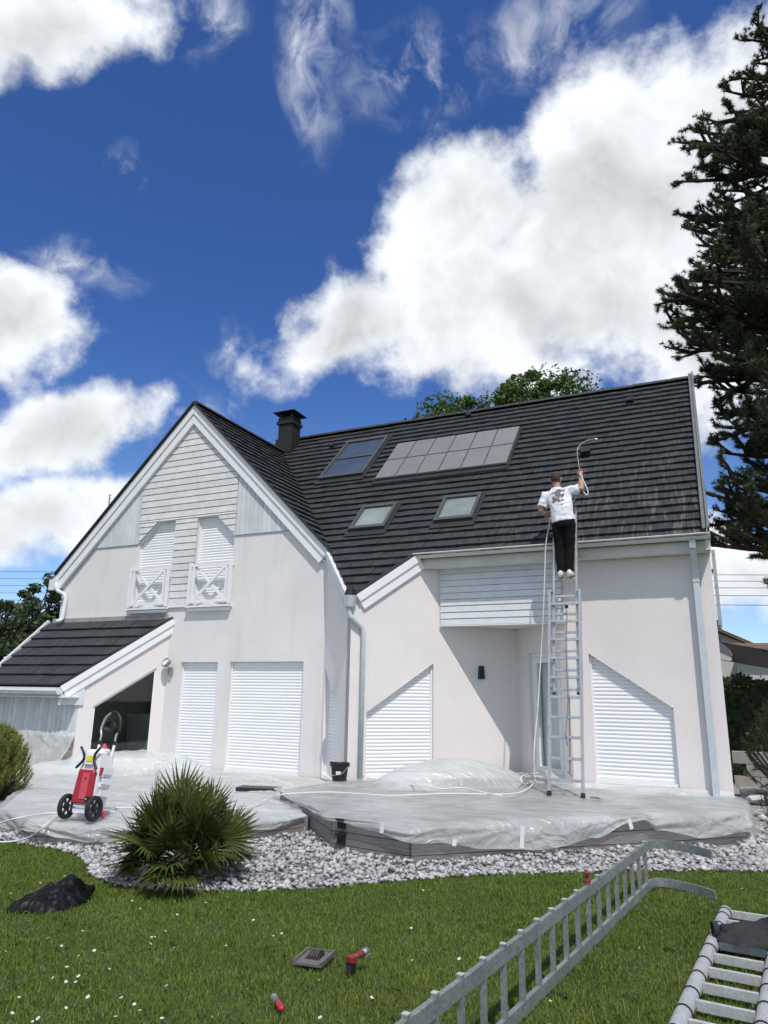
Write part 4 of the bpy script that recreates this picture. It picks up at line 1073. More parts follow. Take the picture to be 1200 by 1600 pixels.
fr2 = [(-4.72, 7.90), (-5.05, 7.20), (-6.3, 6.14), (-6.95, 5.96), (-8.17, 6.48), (-9.75, 8.18), (-11.1, 8.5)]
bk2 = [(-6.3, 10.2), (-7.2, 10.9), (-8.6, 11.32), (-9.9, 11.32), (-10.6, 10.75), (-11.2, 10.2), (-11.3, 9.9)]
hem2 = lambda t: interp([(0, .03), (.06, .11), (.2, .12), (.28, .17), (.33, .13), (.37, .09), (.42, .15), (.47, .19), (.54, .20), (.62, .16), (.7, .06), (1, .02)], t)
sm = sheet('plastic_sheet', 'crinkled clear plastic dust sheet over the low terrace around the red sprayer', bk2, fr2, ZT, [(-9.55, 10.3, 1.25, .6, .36, .6), (-10.6, 9.5, .7, .45, .20, .5)], hem2, 220, 60, 8.1, fold_h=.026, flare=.03, sgn=-1)
# sheet taped against the stone base of the lean-to
m = MB(); nu, nv_ = 60, 24
for i in range(nu + 1):
    for j in range(nv_ + 1):
        u, v = i / nu, j / nv_; x = -13.6 + u * 2.42; z = .86 - v * .62
        y_ = 10.25 - .10 * v - v * v * .30 - .05 * abs(noise.noise(Vector((u * 16 - v * 5, v * 2.5, 4)))) - .03 * noise.noise(Vector((u * 45, v * 3, 1)))
        m.v.append((x, y_, z + .03 * noise.noise(Vector((u * 7, 0, 2)))))
for i in range(nu):
    for j in range(nv_): m.f.append((i * (nv_ + 1) + j, i * (nv_ + 1) + j + 1, (i + 1) * (nv_ + 1) + j + 1, (i + 1) * (nv_ + 1) + j))
tag(m.build('plastic_sheet', 'plastic_film', smooth=True, fixn=False), 'clear plastic sheet taped over the stone base of the lean-to front', 'plastic sheet')
# adhesive tape tabs
for (px, py, z, h, rt_) in ((598, 1293, .34, .10, .1), (708, 1316, .25, .06, .2), (813, 1307, .30, .20, .1), (985, 1287, .36, .10, -.3)):
    m = MB(); p = onz(px, py, z)
    d = Vector((1, .95, 0)).normalized() if px > 640 else Vector((1, -.16, 0)).normalized(); nr = Vector((d.y, -d.x, 0))
    p = p + nr * .02; m.bar(p + Vector((0, 0, h / 2)) + d * rt_ * h, p - Vector((0, 0, h / 2)), .045, .003, nr); m.build('tape', 'white_plastic', big)

# ================================================================== lawn grass
def np_mesh(name, V, Fq, mat):
    me = bpy.data.meshes.new(name); n = Fq.shape[1]
    me.vertices.add(len(V)); me.vertices.foreach_set('co', V.ravel()); me.loops.add(Fq.size); me.loops.foreach_set('vertex_index', Fq.ravel().astype(np.int32))
    me.polygons.add(len(Fq)); me.polygons.foreach_set('loop_start', np.arange(0, Fq.size, n, dtype=np.int32)); me.polygons.foreach_set('loop_total', np.full(len(Fq), n, dtype=np.int32))
    me.update(); me.materials.append(MATS[mat]); return me
def blades(xy, rng, h0, h1, w):
    n = len(xy); a = rng.uniform(0, 6.283, n); ln = rng.uniform(0.1, .8, n); h = rng.uniform(h0, h1, n)
    X_, Y_ = xy[:, 0], xy[:, 1]; clump = np.sin(X_ * 5.1 + np.sin(Y_ * 3.7) * 2) * np.sin(Y_ * 6.3 + np.sin(X_ * 4.1) * 2) + .6 * np.sin(X_ * 17 + Y_ * 9) * np.sin(Y_ * 21 - X_ * 6); h = h * (1 + .28 * clump)
    la = rng.uniform(0, 6.283, n); dx, dy = np.cos(la) * ln * h, np.sin(la) * ln * h
    wx, wy = np.cos(a) * w, np.sin(a) * w
    V = np.zeros((n, 5, 3))
    V[:, 0, :2] = xy - np.stack([wx, wy], 1); V[:, 1, :2] = xy + np.stack([wx, wy], 1)
    mid = xy + np.stack([dx, dy], 1) * .35
    V[:, 2, :2] = mid + np.stack([wx, wy], 1) * .8; V[:, 3, :2] = mid - np.stack([wx, wy], 1) * .8
    V[:, 2, 2] = V[:, 3, 2] = h * .6; V[:, 4, :2] = xy + np.stack([dx, dy], 1); V[:, 4, 2] = h * .95
    base = (np.arange(n) * 5)[:, None]
    T = np.concatenate([base + np.array([[0, 1, 2]]), base + np.array([[0, 2, 3]]), base + np.array([[3, 2, 4]])])
    return V.reshape(-1, 3), T
rng = np.random.default_rng(4)
def lawn_pts(n, x0, x1, y0, y1):
    p = np.stack([rng.uniform(x0, x1, n), rng.uniform(y0, y1, n)], 1)
    ex = np.array([q[0] for q in EDGE]); ey = np.array([q[1] for q in EDGE])
    lim = np.interp(p[:, 0], ex, ey) + rng.normal(.015, .022, n)
    # only what could be seen from round about the camera
    v = p @ np.array([[rt0.x], [rt0.y]]); f = p @ np.array([[-math.sin(YAW)], [math.cos(YAW)]])
    k = (p[:, 1] < lim) & (np.abs(v[:, 0]) < f[:, 0] * .75 + .8)
    k &= noise_keep(p)
    return p[k]
def noise_keep(p): return rng.uniform(0, 1, len(p)) < .93
pts = np.concatenate([lawn_pts(330000, -9.5, 3.5, 2.6, 6.2), lawn_pts(230000, -4.5, 4.5, 6.2, 10.2), lawn_pts(40000, -10, -4.5, 6.2, 7.5)])
V, T = blades(pts, rng, .014, .036, .0030)
grass = link('grass', np_mesh('grass', V, T, 'grass_blade'), 'grass_blade'); tag(grass, 'short mown green lawn dotted with daisies', 'grass', kind='stuff')
# clover and small weeds growing through the grass
cc = lawn_pts(420, -8, 2.5, 2.8, 8.5); C_, N_ = [], []
for x, y in cc:
    k = int(rng.integers(8, 34)); r_ = rng.uniform(.02, .09); a = rng.uniform(0, 6.283, k); q = np.sqrt(rng.uniform(0, 1, k)) * r_
    C_.append(np.stack([x + np.cos(a) * q, y + np.sin(a) * q, rng.uniform(.018, .038, k)], 1)); N_.append(np.stack([rng.normal(0, .35, k), rng.normal(0, .35, k), np.ones(k)], 1))
C_ = np.concatenate(C_); N_ = np.concatenate(N_); N_ /= np.linalg.norm(N_, axis=1)[:, None]
dd = rng.normal(size=C_.shape); dd -= np.sum(dd * N_, 1)[:, None] * N_; dd /= np.linalg.norm(dd, axis=1)[:, None]; ss = np.cross(N_, dd); L_ = rng.uniform(.010, .021, (len(C_), 1))
V = np.stack([C_ - dd * L_ * .5, C_ + ss * L_ * .42, C_ + dd * L_ * .5, C_ - ss * L_ * .42], 1).reshape(-1, 3); Q = (np.arange(len(C_)) * 4)[:, None] + np.array([[0, 1, 2, 3]])
tag(link('clover', np_mesh('clover', V, Q, 'clover'), 'clover'), 'small clover leaves growing in patches through the lawn', 'clover', kind='stuff')
# daisies
dm = MB()
for k in range(10):
    a = k * .628; c, s = math.cos(a), math.sin(a)
    dm.add([(0, 0, 0), (c * .009 - s * .0035, s * .009 + c * .0035, .002), (c * .013, s * .013, .001), (c * .009 + s * .0035, s * .009 - c * .0035, .002)], [(0, 1, 2, 3)])
me_d = bpy.data.meshes.new('daisy'); me_d.from_pydata(dm.v, [], dm.f); me_d.materials.append(MATS['petal'])
de = MB(); de.lathe([(.004, 0), (.0035, .003), (.0005, .0045)], 6); me_e = bpy.data.meshes.new('daisy_centre'); me_e.from_pydata(de.v, [], de.f); me_e.materials.append(MATS['daisy_eye'])
spx = [(60, 1378), (100, 1370), (45, 1440), (60, 1470), (75, 1465), (97, 1480), (120, 1493), (148, 1484), (160, 1490), (105, 1510), (134, 1510), (120, 1527), (118, 1535), (103, 1533), (57, 1551), (163, 1547), (105, 1574), (88, 1583), (22, 1585), (60, 1594), (50, 1596), (258, 1540), (210, 1571), (216, 1581), (234, 1466), (244, 1466), (235, 1473), (260, 1455), (257, 1483), (271, 1482), (278, 1480), (350, 1477), (386, 1546), (308, 1507), (430, 1462), (174, 1515), (12, 1520), (305, 1408), (182, 1385), (170, 1333), (320, 1410), (208, 1408), (217, 1421), (660, 1390), (656, 1392), (668, 1390), (774, 1413), (825, 1430), (741, 1377), (742, 1467), (644, 1501), (1160, 1387), (858, 1566), (498, 1534), (438, 1461), (342, 1491), (95, 1410), (70, 1365), (77, 1367), (40, 1425), (36, 1437), (15, 1395), (30, 1545), (190, 1560), (220, 1520), (150, 1440), (130, 1455), (205, 1450), (275, 1430), (330, 1450), (700, 1420), (560, 1420), (580, 1560), (500, 1590), (640, 1450), (470, 1430), (715, 1500), (880, 1400), (860, 1600), (1000, 1480), (30, 1560), (10, 1488), (290, 1560), (330, 1590), (180, 1590), (250, 1590), (140, 1560), (80, 1530), (360, 1520), (395, 1440)]
rf_ = random.Random(2)
for px, py in spx:
    p = onz(px + rf_.uniform(-3, 3), py + rf_.uniform(-2, 2), .04); s = rf_.uniform(.5, .95)
    if p.y > edge_y(p.x) - .03: continue
    o = bpy.data.objects.new('daisy', me_d); COL.objects.link(o); o.location = (p.x, p.y, .043); o.scale = (s, s, s); o.rotation_euler = (rf_.uniform(-.5, .5), rf_.uniform(-.5, .5), rf_.uniform(0, 6))
    tag(o, 'small white daisy open in the short lawn grass', 'daisy', 'daisies in the lawn')
    c = bpy.data.objects.new('flower_centre', me_e); COL.objects.link(c); c.parent = o
# ================================================================== fittings on the walls
lamp = thing('wall_lamp', 'round grey spotlight wall lamp between the lean-to window and shutters', 'lamp', (-10.0, YF, 2.05))
m = MB(); m.box((-9.99, YF - .035, 2.03), (.075, .07, .16)); m.build('bracket', 'dull_aluminium', lamp)
m = MB(); R_ = Matrix.Rotation(RAD(62), 4, 'X') @ Matrix.Rotation(RAD(-14), 4, 'Y'); vs = []
mm = MB(); mm.lathe([(.03, -.05), (.085, -.03), (.095, .02), (.095, .05), (.08, .05), (.075, .025), (.0, .02)], 18)
mm.v = [tuple(R_ @ Vector(p) + Vector((-10.02, YF - .13, 2.19))) for p in mm.v]; mm.build('lamp_head', 'dull_aluminium', lamp, smooth=True)
mm = MB(); mm.lathe([(.074, .03), (.0, .034)], 16); mm.v = [tuple(R_ @ Vector(p) + Vector((-10.02, YF - .13, 2.19))) for p in mm.v]; mm.build('lens', 'white_plastic', lamp)
pl = thing('wall_lamp', 'small black wedge-shaped wall lamp under the porch ceiling', 'lamp', f_pr(2.34, 2.02, 0))
fq = f_pr; m = MB(); m.prism([(2.29, 1.93), (2.385, 1.93), (2.37, 2.15), (2.305, 2.15)], fq, -.085, 0); m.build('shade', 'black_plastic', pl)
m = MB(); m.prism([(2.30, 1.97), (2.375, 1.97), (2.36, 2.11), (2.315, 2.11)], fq, -.097, -.086); m.build('front_plate', 'black_plastic', pl)

# ================================================================== extension ladder
FX, FYL, FZ, AL = -2.01, 10.13, ZD + .012, RAD(78)
LU = Vector((0, math.cos(AL), math.sin(AL))); LN = Vector((0, -math.sin(AL), math.cos(AL))); F0 = Vector((FX, FYL, FZ))
def Lof(py): return (onplane(886, py, F0, LN) - F0).dot(LU)
lad = thing('extension_ladder', 'tall aluminium extension ladder leaning on the gutter below the worker', 'ladder', F0)
top1 = Lof(922)
BK = .062
def rr_(hw, l0, l1, back, w, d, mat):
    for s in (-1, 1):
        a = F0 + LU * l0 + Vector((s * hw, 0, 0)) - LN * back; b_ = F0 + LU * l1 + Vector((s * hw, 0, 0)) - LN * back
        m = MB(); m.bar(a, b_, w, d, LN); ra = m.build('rail', mat, lad)
        if back == 0:
            m = MB(); m.bar(a - LU * .01, a + LU * .06, w + .014, d + .014, LN); m.build('rubber_foot', 'dark_rubber', ra)
        else:
            m = MB(); m.bar(a - LU * .004, a + LU * .02, w + .004, d + .004, LN); m.build('end_cap', 'dark_rubber', ra)
            m = MB(); m.bar(b_ - LU * .02, b_ + LU * .006, w + .004, d + .004, LN); m.build('end_cap', 'dark_rubber', ra)
# lower section in front, upper section behind it
rr_(.222, 0.0, top1, 0, .036, .066, 'aluminium')
up0_, up1_ = Lof(1083), Lof(790)
rr_(.170, up0_, up1_, BK, .032, .058, 'aluminium')
ys = [1219.5, 1185.6, 1152.3, 1120.8, 1089.3, 1058.5, 1028, 999, 970.3, 943]
for y_ in ys:
    c = F0 + LU * Lof(y_); m = MB(); m.bar(c - Vector((.208, 0, 0)), c + Vector((.206, 0, 0)), .036, .036, LN); m.build('rung', 'aluminium', lad)
RUNG_FEET = None
k = 0
while up0_ + .06 + .28 * k < up1_ - .05:
    l = up0_ + .06 + .28 * k; k += 1
    c = F0 + LU * l - LN * BK; m = MB(); m.bar(c - Vector((.158, 0, 0)), c + Vector((.155, 0, 0)), .032, .032, LN); m.build('rung', 'aluminium', lad)
    if abs(l - Lof(892)) < .141: RUNG_FEET = c.copy()
if RUNG_FEET is None: RUNG_FEET = F0 + LU * Lof(892) - LN * BK
for s in (-1, 1):
    for l in (top1 - .03, Lof(1075)):
        m = MB(); m.bar(F0 + LU * l + Vector((s * .205, 0, 0)) - LN * .03, F0 + LU * (l + .05) + Vector((s * .205, 0, 0)) - LN * .03, .05, .11, LN); m.build('guide_bracket', 'dull_aluminium', lad)
rp = [F0 + LU * Lof(y_) + Vector((dx, -.03 + dy, 0)) for y_, dx, dy in ((945, .01, .0), (960, .035, .02), (1010, .02, 0), (1060, .03, .01), (1090, .045, 0), (1150, .01, -.02), (1165, .03, .01))]
m = MB(); m.tube(rp, .009, 6); m.build('pull_rope', 'rope', lad)
m = MB(); m.tube([F0 + LU * Lof(1090) + Vector((.055, .0, 0)), F0 + LU * Lof(1210) + Vector((.05, .02, 0))], .012, 6); m.tube([F0 + LU * Lof(1205) + Vector((.02, .01, 0)), F0 + LU * Lof(1213) + Vector((.08, .01, 0))], .01, 6); m.build('locking_bar', 'rope', lad)
m = MB(); m.lathe([(.0, -.015), (.028, -.012), (.028, .012), (.0, .015)], 12); c = F0 + LU * Lof(945) + Vector((.03, -.03, -.03)); m.v = [(c.x + p[0], c.y + p[2], c.z + p[1]) for p in m.v]; m.build('pulley', 'black_plastic', lad)

# ================================================================== worker
def loft(mb, rings, n=14):
    o = len(mb.v)
    for c, ax, rx, ay, ry in rings:
        c, ax, ay = Vector(c), Vector(ax).normalized(), Vector(ay).normalized()
        for k in range(n):
            a = 2 * math.pi * k / n; mb.v.append(tuple(c + ax * (math.cos(a) * rx) + ay * (math.sin(a) * ry)))
    for i in range(len(rings) - 1):
        for k in range(n):
            k2 = (k + 1) % n; mb.f.append((o + i * n + k, o + i * n + k2, o + (i + 1) * n + k2, o + (i + 1) * n + k))
    mb.f.append(tuple(o + k for k in reversed(range(n)))); mb.f.append(tuple(o + (len(rings) - 1) * n + k for k in range(n)))
def fuse(o, voxel, smooth_it=3, disp=0.0, dsize=.1):
    r = o.modifiers.new('fuse', 'REMESH'); r.mode = 'VOXEL'; r.voxel_size = voxel; r.use_smooth_shade = True
    if smooth_it:
        s = o.modifiers.new('smooth', 'SMOOTH'); s.factor = .5; s.iterations = smooth_it
    if disp:
        tx = bpy.data.textures.new(o.name + '_folds', 'CLOUDS'); tx.noise_scale = dsize; tx.noise_depth = 3
        d = o.modifiers.new('folds', 'DISPLACE'); d.texture = tx; d.strength = disp; d.mid_level = .5; d.texture_coords = 'GLOBAL'
        if disp > .04:
            t2 = bpy.data.textures.new(o.name + '_creases', 'MUSGRAVE'); t2.musgrave_type = 'RIDGED_MULTIFRACTAL'; t2.noise_scale = dsize * .9; t2.octaves = 2
            d2 = o.modifiers.new('creases', 'DISPLACE'); d2.texture = t2; d2.strength = disp * .38; d2.mid_level = .4; d2.texture_coords = 'GLOBAL'
    return o
wz = RUNG_FEET.z + .016                                   # soles on the rung
wy = RUNG_FEET.y
X1, Y1, Z1 = Vector((1, 0, 0)), Vector((0, 1, 0)), Vector((0, 0, 1))
person = thing('person', 'person in white t-shirt and black trousers standing on the ladder spraying the roof', 'person', (-2.01, wy, wz))
hipz = wz + .90
HIP = Vector((-1.985, wy - .04, hipz)); CH = Vector((-2.05, wy + .03, wz + 1.27)); NK = Vector((-2.085, wy + .05, wz + 1.46)); HD = Vector((-2.095, wy + .075, wz + 1.60))
RSH, REL, RHA = Vector((-1.87, wy + .06, wz + 1.385)), Vector((-1.715, wy + .10, wz + 1.40)), Vector((-1.735, wy + .24, wz + 1.665))
LSH, LEL, LHA = Vector((-2.255, wy + .05, wz + 1.345)), Vector((-2.345, wy + .02, wz + 1.09)), Vector((-2.19, wy + .20, wz + 1.00))
AN = [Vector((-2.065, wy - .02, wz + .09)), Vector((-1.935, wy - .02, wz + .09))]
KN = [Vector((-2.08, wy + .01, wz + .48)), Vector((-1.925, wy + .01, wz + .48))]
TH = [HIP + Vector((-.095, 0, -.06)), HIP + Vector((.085, 0, -.06))]
bd = MB()
loft(bd, [(HIP, X1, .14, Y1, .09), (HIP + Vector((-.02, .01, .15)), X1, .125, Y1, .085), (CH, X1, .15, Y1, .10), (CH + Vector((-.015, .01, .10)), X1, .15, Y1, .085), (NK + Vector((0, 0, -.03)), X1, .06, Y1, .06), (NK + Vector((0, .01, .05)), X1, .055, Y1, .058)])
# head with jaw, nose, ears
loft(bd, [(HD + Vector((0, .02, -.125)), X1, .04, Y1, .05), (HD + Vector((0, .015, -.09)), X1, .062, Y1, .078), (HD + Vector((0, .005, -.03)), X1, .073, Y1, .092), (HD + Vector((0, 0, .03)), X1, .077, Y1, .096), (HD + Vector((0, 0, .08)), X1, .066, Y1, .084), (HD + Vector((0, 0, .112)), X1, .035, Y1, .045)])
bd.tube([HD + Vector((0, .085, .01)), HD + Vector((0, .115, -.035))], [.010, .016], 8)
for s in (-1, 1):
    bd.tube([HD + Vector((s * .075, -.005, -.045)), HD + Vector((s * .086, -.012, -.012)), HD + Vector((s * .08, -.008, .02))], [.008, .014, .010], 8)
    bd.tube([HD + Vector((s * .03, .088, .018)), HD + Vector((s * .03, .094, .018))], .011, 8)
bd.tube([HD + Vector((-.025, .088, -.065)), HD + Vector((.025, .088, -.065))], .009, 8)
for sh, el, ha in ((RSH, REL, RHA), (LSH, LEL, LHA)):
    bd.tube([sh, sh.lerp(el, .5), el, el.lerp(ha, .3), el.lerp(ha, .8), ha], [.062, .060, .050, .054, .036, .031], 10)
    d = (ha - el).normalized(); side = d.cross(Vector((0, 1, .3))).normalized(); pal = d.cross(side)
    bd.tube([ha, ha + d * .05, ha + d * .085], [.028, .040, .036], 8)
    for i, (off, L) in enumerate(((-.03, .062), (-.01, .072), (.01, .068), (.03, .054))):
        b0 = ha + d * .08 + side * off
        bd.tube([b0, b0 + d * L * .35 + pal * .012, b0 + d * L * .45 + pal * .038, b0 + d * L * .12 + pal * .052], [.0098, .0095, .009, .0075], 6)
    b0 = ha + d * .03 + side * .032
    bd.tube([b0, b0 + side * .018 + d * .026 + pal * .012, b0 + side * .008 + d * .05 + pal * .035], [.0125, .011, .0085], 6)
for i in (0, 1):
    bd.tube([TH[i] + Vector((0, 0, .04)), TH[i].lerp(KN[i], .5), KN[i], KN[i].lerp(AN[i], .35), AN[i], AN[i] + Vector((0, 0, -.05))], [.085, .072, .052, .054, .036, .036], 10)
fuse(bd.build('body', 'skin', person), .0085, 2)
hr = MB(); loft(hr, [(HD + Vector((0, -.035, -.06)), X1, .058, Y1, .045), (HD + Vector((0, -.022, -.02)), X1, .0765, Y1, .080), (HD + Vector((0, -.012, .03)), X1, .0835, Y1, .094), (HD + Vector((0, -.005, .08)), X1, .073, Y1, .092), (HD + Vector((0, 0, .118)), X1, .04, Y1, .05)])
fuse(hr.build('hair', 'hair', person), .009, 2, .012, .03)
sh = MB()
loft(sh, [(HIP + Vector((-.005, 0, -.035)), X1 + Z1 * .10, .188, Y1, .128), (HIP + Vector((-.005, 0, .0)), X1 + Z1 * .06, .184, Y1, .125), (HIP + Vector((-.02, .0, .12)), X1, .170, Y1, .122), (HIP + Vector((-.035, .02, .25)), X1, .178, Y1, .122), (CH, X1 + Z1 * .12, .198, Y1, .132), (CH + Vector((-.01, .01, .08)), X1 + Z1 * .12, .203, Y1, .120), (CH + Vector((-.02, .015, .135)), X1 + Z1 * .12, .15, Y1, .095), (NK + Vector((0, 0, -.012)), X1, .072, Y1, .07)], 18)
sh.tube([RSH + Vector((-.06, 0, -.04)), RSH, RSH.lerp(REL, .55), RSH.lerp(REL, .72)], [.10, .088, .083, .088], 12)
sh.tube([LSH + Vector((.06, 0, -.03)), LSH, LSH.lerp(LEL, .6), LSH.lerp(LEL, .78)], [.095, .086, .082, .086], 12)
fuse(sh.build('t_shirt', 'shirt_white', person), .009, 2, .034, .075)
tr = MB()
loft(tr, [(HIP + Vector((0, 0, .03)), X1, .160, Y1, .108), (HIP, X1, .166, Y1, .116), (HIP + Vector((0, -.005, -.06)), X1, .172, Y1, .124), (HIP + Vector((0, 0, -.13)), X1, .165, Y1, .110)], 16)
for i in (0, 1):
    tr.tube([TH[i] + Vector((0, 0, 0)), TH[i].lerp(KN[i], .5), KN[i], KN[i].lerp(AN[i], .5), AN[i] + Vector((0, 0, .06)), AN[i] + Vector((0, 0, .0))], [.096, .088, .076, .072, .066, .070], 12)
fuse(tr.build('trousers', 'trouser_black', person), .011, 2, .02, .10)
for i in (0, 1):
    a = AN[i]; sx_ = (-.02 if i == 0 else .045)
    m = MB(); m.tube([Vector((a.x, wy - .10, wz + .045)), Vector((a.x + sx_ * .2, wy - .05, wz + .05)), Vector((a.x + sx_ * .7, wy + .06, wz + .042)), Vector((a.x + sx_, wy + .17, wz + .032))], [.032, .043, .041, .028], 10)
    m.tube([Vector((a.x, wy - .06, wz + .06)), Vector((a.x, wy - .04, wz + .11))], [.042, .042], 10)
    so_ = fuse(m.build('shoe', 'shoe_white', person), .009, 2)
    m = MB(); m.tube([Vector((a.x, wy - .10, wz + .012)), Vector((a.x + sx_ * .2, wy - .04, wz + .010)), Vector((a.x + sx_ * .7, wy + .06, wz + .010)), Vector((a.x + sx_, wy + .17, wz + .010))], [.030, .036, .040, .028], 10)
    m.v = [(p[0], p[1], wz + .0 + (p[2] - wz - .010) * .35 + .010) for p in m.v]; m.build('sole', 'sole_tan', so_)
# flat print on the back of the shirt
t = MATS['shirt_white'].node_tree; b = t.nodes['Principled BSDF']; geo = t.nodes.new('ShaderNodeNewGeometry')
mpn = t.nodes.new('ShaderNodeMapping'); c = CH + Vector((.015, 0, .01)); mpn.inputs['Location'].default_value = (-c.x / .11, 0, -c.z / .165); mpn.inputs['Scale'].default_value = (1 / .11, 0, 1 / .165)
t.links.new(geo.outputs['Position'], mpn.inputs[0])
ln_ = t.nodes.new('ShaderNodeVectorMath'); ln_.operation = 'LENGTH'; t.links.new(mpn.outputs[0], ln_.inputs[0])
nz = t.nodes.new('ShaderNodeTexNoise'); nz.inputs['Scale'].default_value = 17; nz.inputs['Detail'].default_value = 2; t.links.new(geo.outputs['Position'], nz.inputs['Vector'])
sb = t.nodes.new('ShaderNodeMath'); sb.operation = 'MULTIPLY_ADD'; sb.inputs[1].default_value = 3.2; t.links.new(nz.outputs['Fac'], sb.inputs[0])
ng = t.nodes.new('ShaderNodeMath'); ng.operation = 'MULTIPLY'; ng.inputs[1].default_value = -1; t.links.new(ln_.outputs[1], ng.inputs[0]); t.links.new(ng.outputs[0], sb.inputs[2])
st = t.nodes.new('ShaderNodeMapRange'); st.inputs[1].default_value = .78; st.inputs[2].default_value = .90; t.links.new(sb.outputs[0], st.inputs[0])
mx = t.nodes.new('ShaderNodeMix'); mx.data_type = 'RGBA'; t.links.new(st.outputs[0], mx.inputs[0]); t.links.new(b.inputs['Base Color'].links[0].from_socket, mx.inputs[6]); mx.inputs[7].default_value = (.17, .145, .15, 1); t.links.new(mx.outputs[2], b.inputs['Base Color'])

def smooth_path(pts, n=6):
    pts = [Vector(p) for p in pts]; out = []
    for i in range(len(pts) - 1):
        p0, p1, p2, p3 = pts[max(i - 1, 0)], pts[i], pts[i + 1], pts[min(i + 2, len(pts) - 1)]
        for k in range(n):
            t_ = k / n; out.append(.5 * ((2 * p1) + (p2 - p0) * t_ + (2 * p0 - 5 * p1 + 4 * p2 - p3) * t_ * t_ + (3 * p1 - p0 - 3 * p2 + p3) * t_ ** 3))
    return out + [pts[-1]]
GRIP = RHA + (RHA - REL).normalized() * .075 + Vector((-.01, .02, 0))
lance = thing('spray_lance', 'thin curved spray lance held up in the worker\'s right hand', 'spray lance', GRIP)
lp = [GRIP + Vector((.0, -.02, -.10)), GRIP, ony(902, 706, wy + .38), ony(908, 694, wy + .5), ony(918, 688, wy + .62), ony(929, 686, wy + .74)]
m = MB(); m.tube(smooth_path(lp), .0075, 7); m.build('tube', 'dull_aluminium', lance, smooth=True)
m = MB(); m.tube([lp[0], GRIP + Vector((0, .005, .06))], .016, 8); m.build('handle', 'black_plastic', lance)
m = MB(); m.tube([lp[-1], lp[-1] + Vector((.035, .02, .0))], [.012, .018], 8); m.build('nozzle', 'white_plastic', lance)

# ================================================================== hoses
def hose(name, label, pts, r, mat='hose_white', cat='hose', n=7):
    m = MB(); m.tube(smooth_path(pts, 8), r, 8); return tag(m.build(name, mat, smooth=True), label, cat)
SZ = ZD + .045
h1 = [onz(178, 1262, ZT + .05), onz(260, 1262, ZT + .05), onz(380, 1263, ZT + .05), onz(415, 1250, ZT + .06), onz(445, 1241, SZ), onz(520, 1238, SZ), onz(610, 1243, SZ + .02), onz(700, 1240, SZ + .03), onz(780, 1241, SZ + .03), onz(812, 1238, SZ + .02), onz(832, 1226, SZ + .04), onz(836, 1214, SZ + .08)]
loopc = [onz(826, 1209, SZ + .14), onz(814, 1215, SZ + .12), onz(817, 1224, SZ + .05), onz(826, 1222, SZ + .03)]
wall_up = [ony(833, 1195, 10.55), ony(836, 1150, 10.62), ony(840, 1110, 10.68), ony(843, 1060, 10.75), ony(848, 980, 10.82), ony(851, 900, 10.86), ony(853, 850, 10.88), ony(858, 822, 10.84), HIP + Vector((-.19, -.06, .03))]
hose('spray_hose', 'long thin white hose running over the deck and up to the worker', h1 + loopc + wall_up, .009)
h2 = [LHA + Vector((.0, .10, .02)), Vector((-2.0, wy + .25, wz + 1.06)), ony(905, 768, wy + .16), ony(917, 774, wy + .14), ony(918, 766, wy + .14), ony(911, 750, wy + .15), ony(906, 740, wy + .19), GRIP + Vector((.0, -.01, -.10))]
hose('lance_hose', 'short white hose looping from the worker\'s side to the spray lance', h2, .010)
hose('supply_hose', 'white hose trailing from the red sprayer across the terrace and gravel to the left', [onz(180, 1268, ZT + .05), onz(130, 1270, ZT + .05), onz(75, 1271, ZT + .05), onz(30, 1278, ZT + .06), onz(0, 1286, .2), onz(-40, 1300, .10), onz(-90, 1305, .08)], .010)
hose('power_cable', 'white cable curling off the terrace edge onto the left gravel', [onz(120, 1262, ZT + .05), onz(98, 1270, ZT + .05), onz(80, 1281, ZT + .05), onz(64, 1296, .20), onz(50, 1306, .10), onz(25, 1314, .085), onz(-10, 1316, .085)], .009, cat='cable')
hose('white_cable', 'white cable lying over the mound edge of the deck sheet', [onz(574, 1216, SZ + .02), onz(620, 1222, SZ + .03), onz(680, 1232, SZ + .05), onz(720, 1231, SZ + .06), onz(750, 1237, SZ + .05), onz(785, 1244, SZ + .03)], .009, cat='cable')

# ================================================================== red and white sprayer
w0 = (onz(108, 1284, ZT) + onz(146, 1288, ZT)) / 2
ZS = ZT + .035
sp = thing('paint_sprayer', 'red and white wheeled spray machine with tall loop handle on the sheeted terrace', 'sprayer', (w0.x, w0.y, ZS), RAD(5), local=True); sp.scale = (.80, .74, .82)
tilt = Matrix.Rotation(RAD(-9), 3, 'X')
def T(p): q = tilt @ (Vector(p) - Vector((0, 0, .14))); return q + Vector((0, 0, .14))
def tb(m): m.v = [tuple(T(p)) for p in m.v]; return m
def rounded(poly, y0, y1, bev=.02):
    m = MB(); cx = sum(p[0] for p in poly) / len(poly); cz = sum(p[1] for p in poly) / len(poly); sh_ = lambda p, k: (cx + (p[0] - cx) * k, cz + (p[1] - cz) * k); n_ = len(poly)
    for y_, k in ((y0, .94), (y0 + bev, 1), (y1 - bev, 1), (y1, .94)): m.v += [(*[sh_(p, k)[0]], y_, sh_(p, k)[1]) for p in poly]
    for i in range(3):
        for k in range(n_): m.f.append((i * n_ + k, i * n_ + (k + 1) % n_, (i + 1) * n_ + (k + 1) % n_, (i + 1) * n_ + k))
    m.f += [tuple(range(n_)), tuple(range(4 * n_ - 1, 3 * n_ - 1, -1))]; return m
tb(rounded([(-.15, .10), (.15, .10), (.17, .25), (.165, .62), (.14, .86), (.10, .90), (-.10, .90), (-.14, .86), (-.165, .62), (-.17, .25)], -.04, .28)).build('body', 'white_plastic', sp)
rp_ = tb(rounded([(-.16, .20), (.155, .20), (.165, .30), (.15, .60), (.12, .63), (-.13, .63)], -.10, -.035, .015)).build('front_cover', 'red_plastic', sp)
